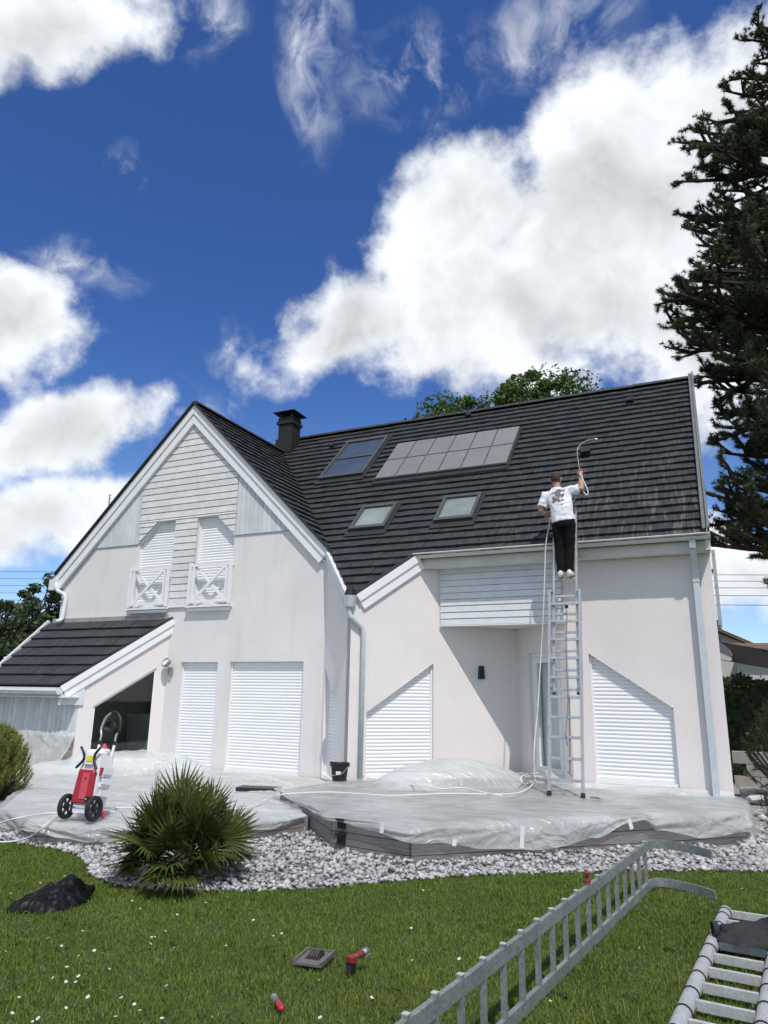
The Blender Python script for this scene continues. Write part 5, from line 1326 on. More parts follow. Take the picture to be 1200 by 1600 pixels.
tb(MB().box((.03, -.105, .42), (.12, .012, .33))).build('window_strip', 'pink_plastic', rp_)
tb(MB().box((.03, -.113, .52), (.02, .008, .03))).build('latch', 'black_plastic', rp_)
kn = MB(); kn.lathe([(.0, -.02), (.035, -.018), (.04, .0), (.036, .02), (0, .024)], 14); kn.v = [(p[0] + .125, p[2] - .115, p[1] + .26) for p in kn.v]; tb(kn).build('dial', 'black_plastic', rp_)
tb(MB().box((.125, -.138, .26), (.02, .008, .012))).build('dial_mark', 'white_plastic', rp_)
tb(MB().box((.0, -.06, .775), (.13, .05, .15))).build('upper_cover', 'white_plastic', sp)
tb(MB().box((.012, -.09, .775), (.10, .012, .075))).build('label_plate', 'yellow_label', sp)
for s in (-1, 1):
    m = MB(); m.tube(smooth_path([(s * .17, -.10, .92), (s * .11, -.10, .85), (s * .09, -.09, .80), (s * .10, -.09, .74), (s * .18, -.11, .64)]), [.018] * 24 + [.014], 8); tb(m).build('hose_hook', 'black_plastic', sp, smooth=True)
    m = MB(); m.tube(smooth_path([(s * .13, .22, .62), (s * .135, .24, 1.0)]), .021, 10); tb(m).build('handle_tube', 'white_plastic', sp, smooth=True)
    m = MB(); m.tube([(s * .135, .24, .99), (s * .135, .24, 1.04)], .028, 10); tb(m).build('clamp', 'black_plastic', sp)
hb = smooth_path([(-.135, .24, 1.02), (-.135, .24, 1.12), (-.165, .25, 1.20), (-.14, .26, 1.34), (-.07, .265, 1.42), (.0, .265, 1.44), (.07, .265, 1.42), (.14, .26, 1.34), (.165, .25, 1.20), (.135, .24, 1.12), (.135, .24, 1.02)])
m = MB(); m.tube(hb, .0165, 10); ho_ = tb(m).build('handle_loop', 'aluminium', sp, smooth=True)
m = MB(); m.tube(hb[26:52], .021, 10); tb(m).build('grip', 'black_plastic', ho_, smooth=True)
for i in range(6):
    m = MB(); r_ = .095 - i * .006; m.tube([(math.cos(a) * r_, .255 + .012 * (i - 3), 1.24 + math.sin(a) * r_ * .75) for a in [k * .33 for k in range(20)]], .011, 6); tb(m).build('cable_coil', 'black_plastic', sp, smooth=True)
m = MB(); m.lathe([(.07, .90), (.075, .93), (.045, .945), (.03, .955), (.02, .99), (.0, .995)], 16, (.05, .13, 0)); tb(m).build('tank_cap', 'pink_plastic', sp)
m = MB(); m.lathe([(.10, .86), (.105, .90), (.085, .92), (0, .925)], 16, (.05, .13, 0)); tb(m).build('tank_neck', 'white_plastic', sp)
for z in (.30, .45, .58):
    m = MB(); m.box((.185, .12, z), (.05, .20, .05)); m.box((.215, .12, z + .05), (.02, .20, .08)); tb(m).build('side_ledge', 'white_plastic', sp)
tb(MB().box((.185, .02, .62), (.03, .06, .10))).build('side_button', 'red_plastic', sp)
for s in (-1, 1):
    wroot = bpy.data.objects.new('wheel', None); COL.objects.link(wroot); wroot.parent = sp
    cx_ = s * .235
    m = MB(); m.lathe([(.135, -.03), (.14, -.02), (.14, .02), (.135, .03), (.105, .03), (.105, -.03), (.135, -.03)], 26); m.v = [(cx_ + p[2], -.06 + p[0] * 1.15, .16 + p[1] * 1.15) for p in m.v]; m.build('tyre', 'dark_rubber', wroot)
    m = MB(); m.lathe([(.105, -.022), (.09, -.012), (.09, .012), (.105, .022)], 26); m.lathe([(.03, -.035), (.03, .035), (.0, .035)], 12); m.v = [(cx_ + p[2], -.06 + p[0] * 1.15, .16 + p[1] * 1.15) for p in m.v]
    for k in range(6):
        a = k * math.pi / 3; m.bar((cx_, -.06 + math.cos(a) * .02, .16 + math.sin(a) * .02), (cx_, -.06 + math.cos(a) * .112, .16 + math.sin(a) * .112), .02, .03, (1, 0, 0))
    m.build('rim', 'black_plastic', wroot)
m = MB(); m.tube([(-.23, -.06, .16), (.23, -.06, .16)], .012, 8); m.build('axle', 'chrome', sp)
m = MB(); m.box((0, .02, .14), (.26, .16, .10)); m.build('chassis', 'white_plastic', sp)
m = MB(); m.box((.20, .20, .06), (.07, .06, .07)); m.box((.20, .20, .035), (.03, .03, .05)); m.build('prop_foot', 'pink_plastic', sp)
m = MB(); m.box((-.12, .20, .06), (.05, .05, .10)); m.build('prop_foot', 'white_plastic', sp)

# ================================================================== bucket
bp_ = onz(536, 1219, ZD + .02)
bk = thing('bucket', 'black plastic bucket with wire handle on the deck by the downpipe', 'bucket', (bp_.x, bp_.y - .12, ZD + .02), 0, local=True)
m = MB(); m.lathe([(.0, .004), (.105, .0), (.135, .24), (.150, .245), (.150, .262), (.136, .262), (.128, .25), (.100, .02), (0, .02)], 26); m.build('pail', 'black_plastic', bk, smooth=False)
m = MB(); m.tube(smooth_path([(-.148, -.01, .235), (-.12, -.13, .13), (0, -.175, .095), (.12, -.13, .13), (.148, -.01, .235)]), .0045, 6); m.build('handle', 'chrome', bk)
m = MB(); m.box((.05, -.128, .125), (.075, .006, .045), Matrix.Rotation(.35, 3, 'Z') @ Matrix.Rotation(.13, 3, 'X')); m.build('label', 'white_plastic', bk)
for s in (-1, 1):
    m = MB(); m.box((s * .145, 0, .24), (.03, .05, .06)); m.build('handle_lug', 'black_plastic', bk)
sc = thing('scraper', 'small dark scraper lying by the ladder feet on the sheet', 'tool', onz(930, 1248, ZD + .04), RAD(-30), local=True)
m = MB(); m.box((0, 0, .012), (.13, .035, .022)); m.build('handle', 'dull_aluminium', sc)
m = MB(); m.box((.085, 0, .01), (.05, .06, .004)); m.build('blade', 'dull_aluminium', sc)

# ================================================================== roof ladder on its edge on the lawn
P0, P1 = Vector((-.745, 7.30, 0)), Vector((-1.37, 2.1, 0)); RD = (P1 - P0).normalized(); RN = Vector((RD.y, -RD.x, 0)) * -1
rlad = thing('roof_ladder', 'dull aluminium roof ladder with curved hooks standing on its edge on the lawn', 'ladder', P0)
RL = (P1 - P0).length; z0, z1 = .045, .365
for z in (z0, z1):
    m = MB(); m.bar(P0 + Vector((0, 0, z)), P1 + Vector((0, 0, z)), .028, .07); m.build('rail', 'dull_aluminium', rlad)
i = 0; s_ = .10
while s_ < RL:
    c = P0 + RD * s_; m = MB(); m.bar(c + Vector((0, 0, .07)), c + Vector((0, 0, z1 + .05)), .027, .027, RD)
    ru = m.build('rung', 'dull_aluminium', rlad)
    if i != 7:
        m = MB(); m.bar(c + Vector((0, 0, z1 + .0505)), c + Vector((0, 0, z1 + .055)), .029, .029, RD); m.build('rung_cap', 'pale_bar', ru)
    else:
        m = MB(); m.lathe([(.024, 0), (.024, .02), (.014, .024), (.014, .05), (.026, .054), (.026, .068), (0, .07)], 14, c + Vector((0, 0, z1 + .05))); m.build('stop_knob', 'tool_red', ru)
    s_ += .25; i += 1
side = Vector((-RD.y, RD.x, 0)); side = side if side.x > 0 else -side
for z in (z0, z1):
    pts_ = smooth_path([P0 + Vector((0, 0, z)) , P0 - RD * .06 + Vector((0, 0, z)), P0 - RD * .14 + side * .05 + Vector((0, 0, z)), P0 - RD * .16 + side * .16 + Vector((0, 0, z)), P0 - RD * .09 + side * .36 + Vector((0, 0, z)), P0 + RD * .03 + side * .54 + Vector((0, 0, z))], 6)
    m = MB()
    for a, b_ in zip(pts_, pts_[1:]): m.bar(a, b_ + (b_ - a) * .12, .018, .07)
    m.build('roof_hook', 'dull_aluminium', rlad)

# ================================================================== flat ladder with tube rails
Q0, Q1 = onz(1134, 1424, .055), onz(1040, 1652, .055); QD = (Q1 - Q0).normalized(); QS = Vector((-QD.y, QD.x, 0)); QS = QS if QS.x > 0 else -QS
fl = thing('roof_ladder', 'pale tube-railed ladder with black straps lying flat on the lawn', 'ladder', (Q0.x, Q0.y, 0))
QW = .37; ql = (Q1 - Q0).length
for s in (0, 1):
    a, b_ = Q0 + QS * QW * s, Q1 + QS * QW * s
    m = MB(); m.tube([a, b_], .043, 16); ra = m.build('rail', 'steel_tube', fl, smooth=False)
    l = .07
    while l < ql:
        c = a + QD * l; m = MB(); m.tube([c - QD * .008, c + QD * .008], .0475, 16); m.build('strap', 'dark_rubber', ra)
        l += .28 if l > .2 else .14
l = .05
while l < ql:
    c = Q0 + QD * l; m = MB(); m.bar(c + QS * .043, c + QS * (QW - .043), .028, .05); m.build('rung', 'pale_bar', fl); l += .28
def blob(name, tubes, mat, voxel, it, disp, dsize, parent=None):
    m = MB()
    for pts_, rs_ in tubes: m.tube([Vector(p) for p in pts_], rs_, 12)
    return fuse(m.build(name, mat, parent), voxel, it, disp, dsize)
jc = onz(1160, 1452, .13)
def J(x, y, z): return Vector((jc.x + x, jc.y + y, z))
def ridged(p, seed):
    v = 0; amp = 1.0; q = Vector(p)
    for o_ in range(3):
        v += amp * (1 - abs(noise.noise(q + Vector((seed, seed * .7, o_ * 5.1)))) * 2.2); q = q * 2.1; amp *= .5
    return v / 1.75
def cloth_heap(name, cx, cy, z0, ang, la, wa, bumps, seed, mat, fold=.05, nu=110, nv=70, stretch=(2.2, 4.2)):
    """crumpled garment: thick draped surface with sharp folds over a few bulges; bumps = (u, v, radius, height)"""
    m = MB(); c, s_ = math.cos(ang), math.sin(ang); top = []
    for i in range(nu + 1):
        for j in range(nv + 1):
            u, v = i / nu * 2 - 1, j / nv * 2 - 1
            th = math.atan2(v, u); r = math.hypot(u, v) or 1e-6; k = max(abs(u), abs(v)) / r                 # square to disc
            rr = r * k; out = 1 + .22 * noise.noise(Vector((math.cos(th) * 1.6, math.sin(th) * 1.6, seed))) + .10 * noise.noise(Vector((math.cos(th) * 5, math.sin(th) * 5, seed + 3)))
            x, y_ = math.cos(th) * rr * out, math.sin(th) * rr * out
            h = .0
            for bu, bv, br, bh in bumps: h = max(h, bh * math.exp(-(((x - bu) * la) ** 2 + ((y_ - bv) * wa) ** 2) / (br * br)))
            edge = max(0, 1 - rr ** 4)
            f = ridged((x * stretch[0] * la * 1.6, y_ * stretch[1] * wa * 1.6, seed), seed)
            z = z0 + (.03 + h + fold * (f - .45)) * (edge ** .5)
            gx = .03 * noise.noise(Vector((x * 4, y_ * 4, seed + 9)))
            m.v.append((cx + c * (x * la + gx) - s_ * (y_ * wa), cy + s_ * (x * la) + c * (y_ * wa + gx), max(z, z0)))
    W = nv + 1
    for i in range(nu):
        for j in range(nv): m.f.append((i * W + j, i * W + j + 1, (i + 1) * W + j + 1, (i + 1) * W + j))
    return m.build(name, mat, smooth=True, fixn=True)
jk = cloth_heap('work_jacket', jc.x + .14, jc.y - .02, .09, .25, .36, .21, [(-.3, 0, .16, .05), (.3, .2, .2, .09), (.2, -.4, .13, .06)], 3.7, 'charcoal_cloth', .045)
tag(jk, 'charcoal work jacket thrown across the pale tube-railed ladder', 'jacket')
m = MB(); m.tube([J(-.13, -.10, .125), J(-.05, -.07, .13), J(.06, -.03, .12)], [.043, .047, .06], 14); m.build('sleeve', 'charcoal_cloth', jk, smooth=True)
m = MB(); m.tube([J(-.15, -.105, .133), J(-.185, -.115, .133)], [.047, .05], 14, cap=False); m.build('cuff', 'charcoal_cloth', jk)

# ================================================================== black jacket on the grass
def K(px, py, z): p = onz(px, py, 0); return Vector((p.x, p.y, z))
c0 = (K(18, 1428, 0) + K(142, 1400, 0)) / 2; dv = K(142, 1400, 0) - K(18, 1428, 0)
bj = cloth_heap('rain_jacket', c0.x, c0.y, .005, math.atan2(dv.y, dv.x), dv.length * .5, .21, [(-.5, 0, .2, .07), (.05, .05, .2, .10), (.42, .12, .14, .17)], 6.2, 'dark_cloth', .06)
m = MB(); m.tube([K(118, 1406, .05), K(132, 1401, .05), K(145, 1399, .04)], [.05, .045, .036], 12); fuse(m.build('sleeve', 'dark_cloth', bj), .011, 1, .03, .05)
tag(bj, 'crumpled black rain jacket with hood heaped on the lawn', 'jacket')
m = MB(); m.tube([K(127, 1404, .09), K(127, 1412, .02)], .006, 6); m.build('drawstring', 'white_plastic', bj)

# ================================================================== small things on the lawn
tv = thing('vent_tile', 'dark grey roof vent tile lying on the lawn beside the red grinder', 'tile', onz(491, 1500, .03), RAD(8), local=True); tv.scale = (.8, .8, .8)
m = MB(); m.box((0, 0, .012), (.24, .30, .018)); m.build('plate', 'old_tile', tv)
for sx_ in (-.112, .112):
    m = MB(); m.box((sx_, 0, .028), (.016, .30, .02)); m.build('rib', 'old_tile', tv)
m = MB(); m.box((0, .142, .026), (.21, .016, .014)); m.build('rib', 'old_tile', tv)
m = MB(); vs = [(-.06, -.06, .022), (.06, -.06, .022), (.06, .08, .022), (-.06, .08, .022), (-.045, -.055, .03), (.045, -.055, .03), (.05, .05, .062), (-.05, .05, .062)]; m.add(vs, [(0, 1, 5, 4), (1, 2, 6, 5), (2, 3, 7, 6), (3, 0, 4, 7), (4, 5, 6, 7)]); m.build('vent_hood', 'chimney_black', tv)
for i in range(4):
    m = MB(); m.box((-.03 + i * .02, .0, .052), (.005, .09, .012), Matrix.Rotation(.28, 3, 'X')); m.build('vent_fin', 'old_tile', tv)
dg = thing('grinder', 'red and black cordless grinder standing on its battery in the grass', 'power tool', onz(549, 1521, .02), RAD(-12), local=True); dg.scale = (.52, .52, .50)
m = rounded([(-.045, .0), (.045, .0), (.045, .13), (-.045, .13)], -.05, .03, .012); m.build('battery', 'black_plastic', dg)
m = MB(); m.box((0, -.053, .055), (.06, .008, .08)); m.build('battery_panel', 'lead', dg)
m = rounded([(-.05, .125), (.05, .125), (.047, .18), (.03, .19), (-.03, .19), (-.047, .18)], -.055, .05, .015); m.build('housing', 'tool_red', dg)
m = MB(); m.tube([(0, .02, .16), (.012, .10, .17), (.02, .20, .175)], [.036, .033, .036], 12); m.build('barrel', 'tool_red', dg, smooth=True)
m = MB(); m.tube([(.018, .185, .18), (.024, .26, .19)], [.042, .036], 12); m.build('gear_head', 'dull_aluminium', dg, smooth=True)
m = MB(); m.lathe([(.0, -.003), (.058, -.003), (.058, .003), (0, .003)], 20); m.v = [(p[0] * .35 + .075, p[1] + .23, p[0] * .93 * .7 + p[2] + .14) for p in m.v]; m.build('disc', 'pale_bar', dg)
sd = thing('screwdriver', 'stubby screwdriver with red handle lying in the grass', 'screwdriver', onz(434, 1571, .03), RAD(-42), local=True)
m = MB(); m.lathe([(.0, -.055), (.014, -.052), (.017, -.03), (.015, .0), (.018, .02), (.016, .045), (.010, .052), (0, .053)], 12); m.v = [(p[2] + .035, p[0], p[1] + .012) for p in m.v]; m.build('handle', 'red_plastic', sd, smooth=True)
m = MB(); m.tube([(-.018, 0, .012), (-.055, 0, .012)], .005, 8); m.build('shaft', 'chrome', sd)
m = MB(); m.tube([(-.05, 0, .012), (-.085, 0, .012)], [.016, .019], 10); m.build('socket', 'dull_aluminium', sd)
# side ladder hung on the right-hand wall
sl = thing('wall_ladder', 'short white ladder hung flat on the right-hand side wall of the house', 'ladder', (.12, 11.9, 2.4))
a, b_ = ony(1107, 868, 11.75), ony(1121, 985, 11.75)
for dy in (0.0, .30):
    m = MB(); m.bar((.065, 11.62 + dy, 2.72), (.065, 11.62 + dy, 3.85), .03, .05, (1, 0, 0)); m.build('rail', 'aluminium', sl)
for k in range(5):
    z = 2.80 + k * .25; m = MB(); m.bar((.065, 11.60, z), (.065, 11.94, z), .03, .03); m.build('rung', 'aluminium', sl)
m = MB(); m.box((.05, 11.77, 2.74), (.06, .2, .12)); m.build('bracket', 'dull_aluminium', sl)
m = MB(); m.box((.05, 11.77, 3.55), (.06, .2, .04)); m.build('bracket', 'dull_aluminium', sl)
# ================================================================== vegetation
def frames_from(dirs, rng):
    n = len(dirs); r = rng.normal(size=(n, 3)); r -= (np.sum(r * dirs, 1)[:, None]) * dirs; r /= np.linalg.norm(r, axis=1)[:, None] + 1e-9
    return r, np.cross(dirs, r)
def leaves(centres, normals, size, rng, aspect=.55):
    """pointed leaf quads (two triangles each, slightly folded)"""
    n = len(centres); d = rng.normal(size=(n, 3)); d -= np.sum(d * normals, 1)[:, None] * normals; d /= np.linalg.norm(d, axis=1)[:, None] + 1e-9
    s = np.cross(normals, d); L = size * rng.uniform(.7, 1.3, (n, 1)); W = L * aspect * .5
    V = np.stack([centres - d * L * .5, centres + s * W + normals * L * .08, centres + d * L * .5, centres - s * W + normals * L * .08], 1)
    return V.reshape(-1, 3), (np.arange(n) * 4)[:, None] + np.array([[0, 1, 2, 3]])
def needle_tufts(pos, dirs, rng, per, L, w, spread):
    n = len(pos); P_ = np.repeat(pos, per, 0); D_ = np.repeat(dirs, per, 0)
    r = rng.normal(size=(n * per, 3)); d = D_ * rng.uniform(.25, 1.1, (n * per, 1)) + r * spread; d /= np.linalg.norm(d, axis=1)[:, None]
    s = np.cross(d, rng.normal(size=d.shape)); s /= np.linalg.norm(s, axis=1)[:, None]
    ll = L * rng.uniform(.7, 1.2, (n * per, 1)); off = D_ * rng.uniform(-.6, .1, (n * per, 1)) * L
    V = np.stack([P_ + off - s * w * .5, P_ + off + s * w * .5, P_ + off + d * ll], 1)
    return V.reshape(-1, 3), (np.arange(n * per) * 3)[:, None] + np.array([[0, 1, 2]])

def pine(name, label, base, height, profile, rng, n_limbs, per=20, L=.16, w=.017, lean=.25, group=None, side=None):
    root = thing(name, label, 'tree', base, group=group)
    B = Vector(base); tk = MB()
    tp = [B + Vector((.25 * math.sin(i * .7), .15 * math.cos(i * .9), height * i / 10)) for i in range(11)]
    tk.tube(tp, [.34 * (1 - i / 11.5) + .03 for i in range(11)], 10); tk.build('trunk', 'pine_bark', root)
    br = MB(); pos, dirs = [], []
    rd_ = random.Random(int(rng.integers(1e6)))
    def twig(p, d, length, r, depth):
        d = d.normalized(); pts_ = [p]; seg = 4
        for i in range(seg):
            d = (d + Vector((rd_.uniform(-.22, .22), rd_.uniform(-.22, .22), rd_.uniform(-.16, .22)))).normalized()
            pts_.append(pts_[-1] + d * length / seg)
        br.tube(pts_, [r * (1 - .18 * i) for i in range(seg + 1)], 5 if depth < 2 else 4)
        if depth >= 2 or length < .35:
            for k in range(4):
                q = (pts_[-1], pts_[-2], pts_[-3], pts_[-1] + Vector((rd_.uniform(-.1, .1), rd_.uniform(-.1, .1), rd_.uniform(-.06, .12))))[k]
                pos.append(tuple(q)); dirs.append(tuple(d))
            return
        n_ = max(3, int(length / (.30 if depth else .38)))
        for i in range(n_):
            f = .28 + .72 * (i + rd_.random() * .6) / n_; j = min(seg - 1, int(f * seg)); q = pts_[j].lerp(pts_[j + 1], f * seg - j)
            dd = d.copy(); ang = rd_.choice((-1, 1)) * rd_.uniform(.5, 1.1); dd.rotate(Matrix.Rotation(ang, 3, 'Z')); dd.z += rd_.uniform(-.15, .45)
            twig(q, dd, length * (.30 if depth == 0 else .42) * rd_.uniform(.6, 1.15) * (1.15 - .5 * f), r * .5, depth + 1)
        pos.append(tuple(pts_[-1])); dirs.append(tuple(d))
    for i in range(n_limbs):
        f = (i + .5) / n_limbs; z = profile[0][0] + (profile[-1][0] - profile[0][0]) * f
        a = rd_.uniform(0, 6.283) if side is None or rd_.random() > .62 else side + rd_.uniform(-.75, .75)
        reach = interp(profile, z) * rd_.uniform(.72, 1.08)
        d = Vector((math.cos(a), math.sin(a), lean * rd_.uniform(-.6, 1.0)))
        j = min(9, int(z / height * 10)); st_ = tp[j].lerp(tp[j + 1], z / height * 10 - j)
        twig(st_, d, reach, .035 + .022 * reach, 0)
    br.build('limbs', 'pine_bark', root)
    pos, dirs = np.array(pos), np.array(dirs)
    V, T_ = needle_tufts(pos, dirs, rng, per, L, w, .85)
    print(name, len(pos), 'tufts', len(T_), 'tris')
    link('crown', np_mesh('crown', V, T_, 'pine_needle'), 'pine_needle', root)
    return root
pine('pine_tree', 'tall dark Scots-type pine rising behind the right-hand end of the roof', (3.45, 18.0, 0), 19.6,
     [(4.2, 3.0), (5.2, 3.8), (6.2, 3.3), (7.6, 3.2), (9.6, 4.1), (11.0, 3.5), (13.0, 2.8), (14.6, 3.1), (16.4, 2.2), (17.8, 1.7), (19.3, .8)], np.random.default_rng(12), 185, per=28, L=.12, w=.017, side=math.pi * 1.05)

def broadleaf(name, label, base, height, crown, rng, n_leaf, size, mat, clumps=26, trunk=.16, group=None, bare=.0):
    """crown = list of (cx, cy, cz, rx, ry, rz) lobes relative to the base"""
    root = thing(name, label, 'tree', base, group=group); B = Vector(base); rd_ = random.Random(int(rng.integers(1e6)))
    tk = MB(); top = B + Vector((rd_.uniform(-.2, .2), rd_.uniform(-.2, .2), height * .62)); tk.tube([B, B.lerp(top, .5) + Vector((.08, .05, 0)), top], [trunk, trunk * .75, trunk * .5], 9); tk.build('trunk', 'bark', root)
    br = MB(); C_, N_ = [], []
    tot = sum(l[3] * l[4] * l[5] for l in crown)
    for cx, cy, cz, rx, ry, rz in crown:
        c = B + Vector((cx, cy, cz)); share = rx * ry * rz / tot; k = max(4, int(clumps * share))
        for i in range(k):
            u = Vector((rd_.gauss(0, 1), rd_.gauss(0, 1), rd_.gauss(0, 1))).normalized() * (rd_.random() ** .4)
            p = c + Vector((u.x * rx, u.y * ry, u.z * rz)); st_ = B.lerp(top, rd_.uniform(.55, 1))
            mid = st_.lerp(p, .5) + Vector((rd_.uniform(-.2, .2), rd_.uniform(-.2, .2), rd_.uniform(0, .3))); br.tube([st_, mid, p], [trunk * .3, trunk * .18, trunk * .05], 5)
            m_ = max(6, int(n_leaf * share / k)); cr = (rx * ry * rz) ** (1 / 3) * rd_.uniform(.24, .42)
            q = rng.normal(size=(m_, 3)); q /= np.linalg.norm(q, axis=1)[:, None]; q *= (rng.uniform(0, 1, (m_, 1)) ** .45) * cr * np.array([1.15, 1.15, .75])
            C_.append(q + np.array(p)); nn = q / (np.linalg.norm(q, axis=1)[:, None] + 1e-6) * .8 + rng.normal(size=(m_, 3)) * .7 + np.array([0, 0, .5]); N_.append(nn / np.linalg.norm(nn, axis=1)[:, None])
    br.build('limbs', 'bark', root)
    V, Q = leaves(np.concatenate(C_), np.concatenate(N_), size, rng); link('crown', np_mesh('crown', V, Q, mat), mat, root)
    return root
rb = np.random.default_rng(31)
broadleaf('oak_tree', 'leafy tree rising above the roof ridge beside the tall pine', (-4.75, 22.5, .75), 12.6, [(0, 0, 9.0, 1.9, 1.8, 2.6), (-1.1, .2, 10.4, .9, .9, 1.3), (.3, 0, 11.4, .8, .8, 1.0), (1.5, 0, 10.3, .9, .9, 1.2), (2.2, 0, 10.0, .5, .6, .7)], rb, 15000, .17, 'oak_leaf', 90)
broadleaf('oak_tree', 'low leafy crown just showing over the roof ridge behind the solar panels', (-8.2, 22.5, 1.1), 11.4, [(0, 0, 8.6, 2.4, 1.8, 2.2), (-1.3, 0, 10.1, 1.0, .9, .85), (1.2, 0, 10.35, 1.0, .9, .85), (.0, 0, 10.5, .8, .8, .7), (2.2, 0, 10.1, .8, .8, .7)], rb, 13000, .16, 'oak_leaf', 80)
broadleaf('fruit_tree', 'loose bushy tree behind the left end of the house next to the downpipe', (-20.6, 16.5, 0), 5.6, [(.5, 0, 3.0, 1.3, 1.2, 1.5), (1.0, 0, 4.4, .7, .7, .9), (-.1, 0, 4.0, .8, .8, 1.0), (.6, .1, 5.0, .5, .5, .6)], rb, 5200, .17, 'fruit_leaf', 56)
broadleaf('fruit_tree', 'darker tree at the left edge beyond the lean-to roof', (-22.6, 16.8, 0), 5.2, [(0, 0, 2.8, 1.4, 1.2, 1.6), (.5, 0, 4.4, .7, .7, .7), (-.7, 0, 4.0, .8, .8, .9)], rb, 5200, .17, 'fruit_leaf', 46)
broadleaf('garden_bush', 'low green bush behind the lean-to roof under the trees', (-19.2, 15.2, 0), 2.6, [(0, 0, 1.5, 1.3, 1.0, 1.2), (-1.6, 0, 1.4, 1.2, 1.0, 1.1)], rb, 6000, .13, 'oak_leaf', 40, .08)

# unseen tree added right of the camera; its thin canopy shades the near lawn
broadleaf('unseen_shade_tree', 'unseen thin-crowned tree added to shade the near lawn', (7.4, -1.2, 0), 9.5, [(-2.0, 1.6, 8.4, 2.2, 2.2, 1.3), (-.2, 1.4, 9.2, 2.6, 2.6, 1.6), (1.4, .2, 8.6, 2.4, 2.4, 1.6), (-2.0, 3.2, 9.2, 1.8, 1.4, 1.0)], rb, 4200, .16, 'oak_leaf', 130, .22)
# hedge and conifers at the right
hd = thing('hedge', 'dense dark clipped hedge behind the conifer at the right', 'hedge', (3.2, 17.0, 0))
q = rb.uniform(0, 1, (9000, 3)); C_ = np.stack([-.1 + q[:, 0] * 7, 16.6 + (q[:, 1] ** 2) * 1.0, .1 + q[:, 2] * 1.95], 1)
top = rb.uniform(0, 1, 9000) < .35; C_[top, 2] = 2.0 + rb.normal(0, .05, top.sum()) + .07 * np.sin(C_[top, 0] * 5); C_[top, 1] = 16.6 + rb.uniform(0, 1.0, top.sum())
nn = rb.normal(size=(9000, 3)) + np.array([0, -1.2, .4]); nn /= np.linalg.norm(nn, axis=1)[:, None]
V, Q = leaves(C_, nn, .12, rb); link('foliage', np_mesh('foliage', V, Q, 'hedge_leaf'), 'hedge_leaf', hd)
m = MB(); m.box((3.4, 17.25, 1.0), (6.9, .7, 1.85)); m.build('core', 'hedge_leaf', hd)
def shrub(name, label, base, tufts, rng, mat, per, L, w, spread, r_stem=.02, cat='shrub', group=None):
    root = thing(name, label, cat, base, group=group); st_ = MB(); B = Vector(base); pos, dirs = [], []
    for t_ in tufts:
        p = Vector(t_[:3]) + B; d = Vector(t_[3:6]).normalized(); mid = B.lerp(p, .55) + Vector((0, 0, -.08))
        st_.tube([B, mid, p], [r_stem, r_stem * .7, r_stem * .35], 5); ln_ = t_[6]
        for k in range(int(ln_ / .035) + 1): pos.append(tuple(p + d * (k * .035 - ln_ * .5))); dirs.append(tuple(d))
    st_.build('stems', 'bark', root); V, T_ = needle_tufts(np.array(pos), np.array(dirs), rng, per, L, w, spread)
    link('foliage', np_mesh('foliage', V, T_, mat), mat, root); return root
rd5 = random.Random(77)
def dome(n, rx, rz, z0, up, ln):
    out = []
    for _ in range(n):
        a = rd5.uniform(0, 6.283); e = rd5.random() ** .6; r = math.sqrt(rd5.random()) if rd5.random() < .35 else 1.0
        x, y_, z = math.cos(a) * rx * math.cos(e * 1.5) * r, math.sin(a) * rx * math.cos(e * 1.5) * r, z0 + rz * math.sin(e * 1.5) * (r if r < 1 else 1)
        out.append((x, y_, z, x * .5, y_ * .5, up * (z - z0 + .2) + .25, ln * rd5.uniform(.7, 1.3)))
    return out
mb_ = onz(-18, 1262, 0); bush_at = CAM + (ray(-2, 1180) * 1.0)
bpos = onz(-2, 1262, .05)
shrub('pine_bush', 'pale yellow-green dwarf pine bush at the left end of the terrace', (bpos.x - .52, bpos.y + .20, 0), dome(420, .52, .78, .24, 1.0, .20), np.random.default_rng(8), 'mugo_needle', 16, .07, .009, .30)
sp_ = ony(1192, 1200, 12.6)
shrub('conifer_shrub', 'dark bluish conifer shrub beside the right-hand corner of the house', (1.0, 12.9, .1), dome(240, .78, 1.25, .35, .8, .2) + [(-.55, -.15, .55, -1, -.3, -.1, .3), (-.65, -.2, .9, -1, -.2, .3, .3), (-.5, -.3, .35, -.6, -.4, -.3, .3)], np.random.default_rng(9), 'shrub_needle', 14, .075, .008, .40)
for i, (x, y_, r, l_) in enumerate(((.62, 10.9, .22, 'tiny'), (.95, 11.5, .30, 'rounded'), (.5, 11.7, .2, 'small'))):
    shrub('dwarf_conifer', l_ + ' dwarf conifer among the pale rocks beside the house', (x, y_, .08 + (y_ - 10.2) * .05), dome(34, r, r * .9, .06, .8, .09), np.random.default_rng(20 + i), 'shrub_needle', 14, .05, .006, .42, .008, group='dwarf conifers in the rock garden')

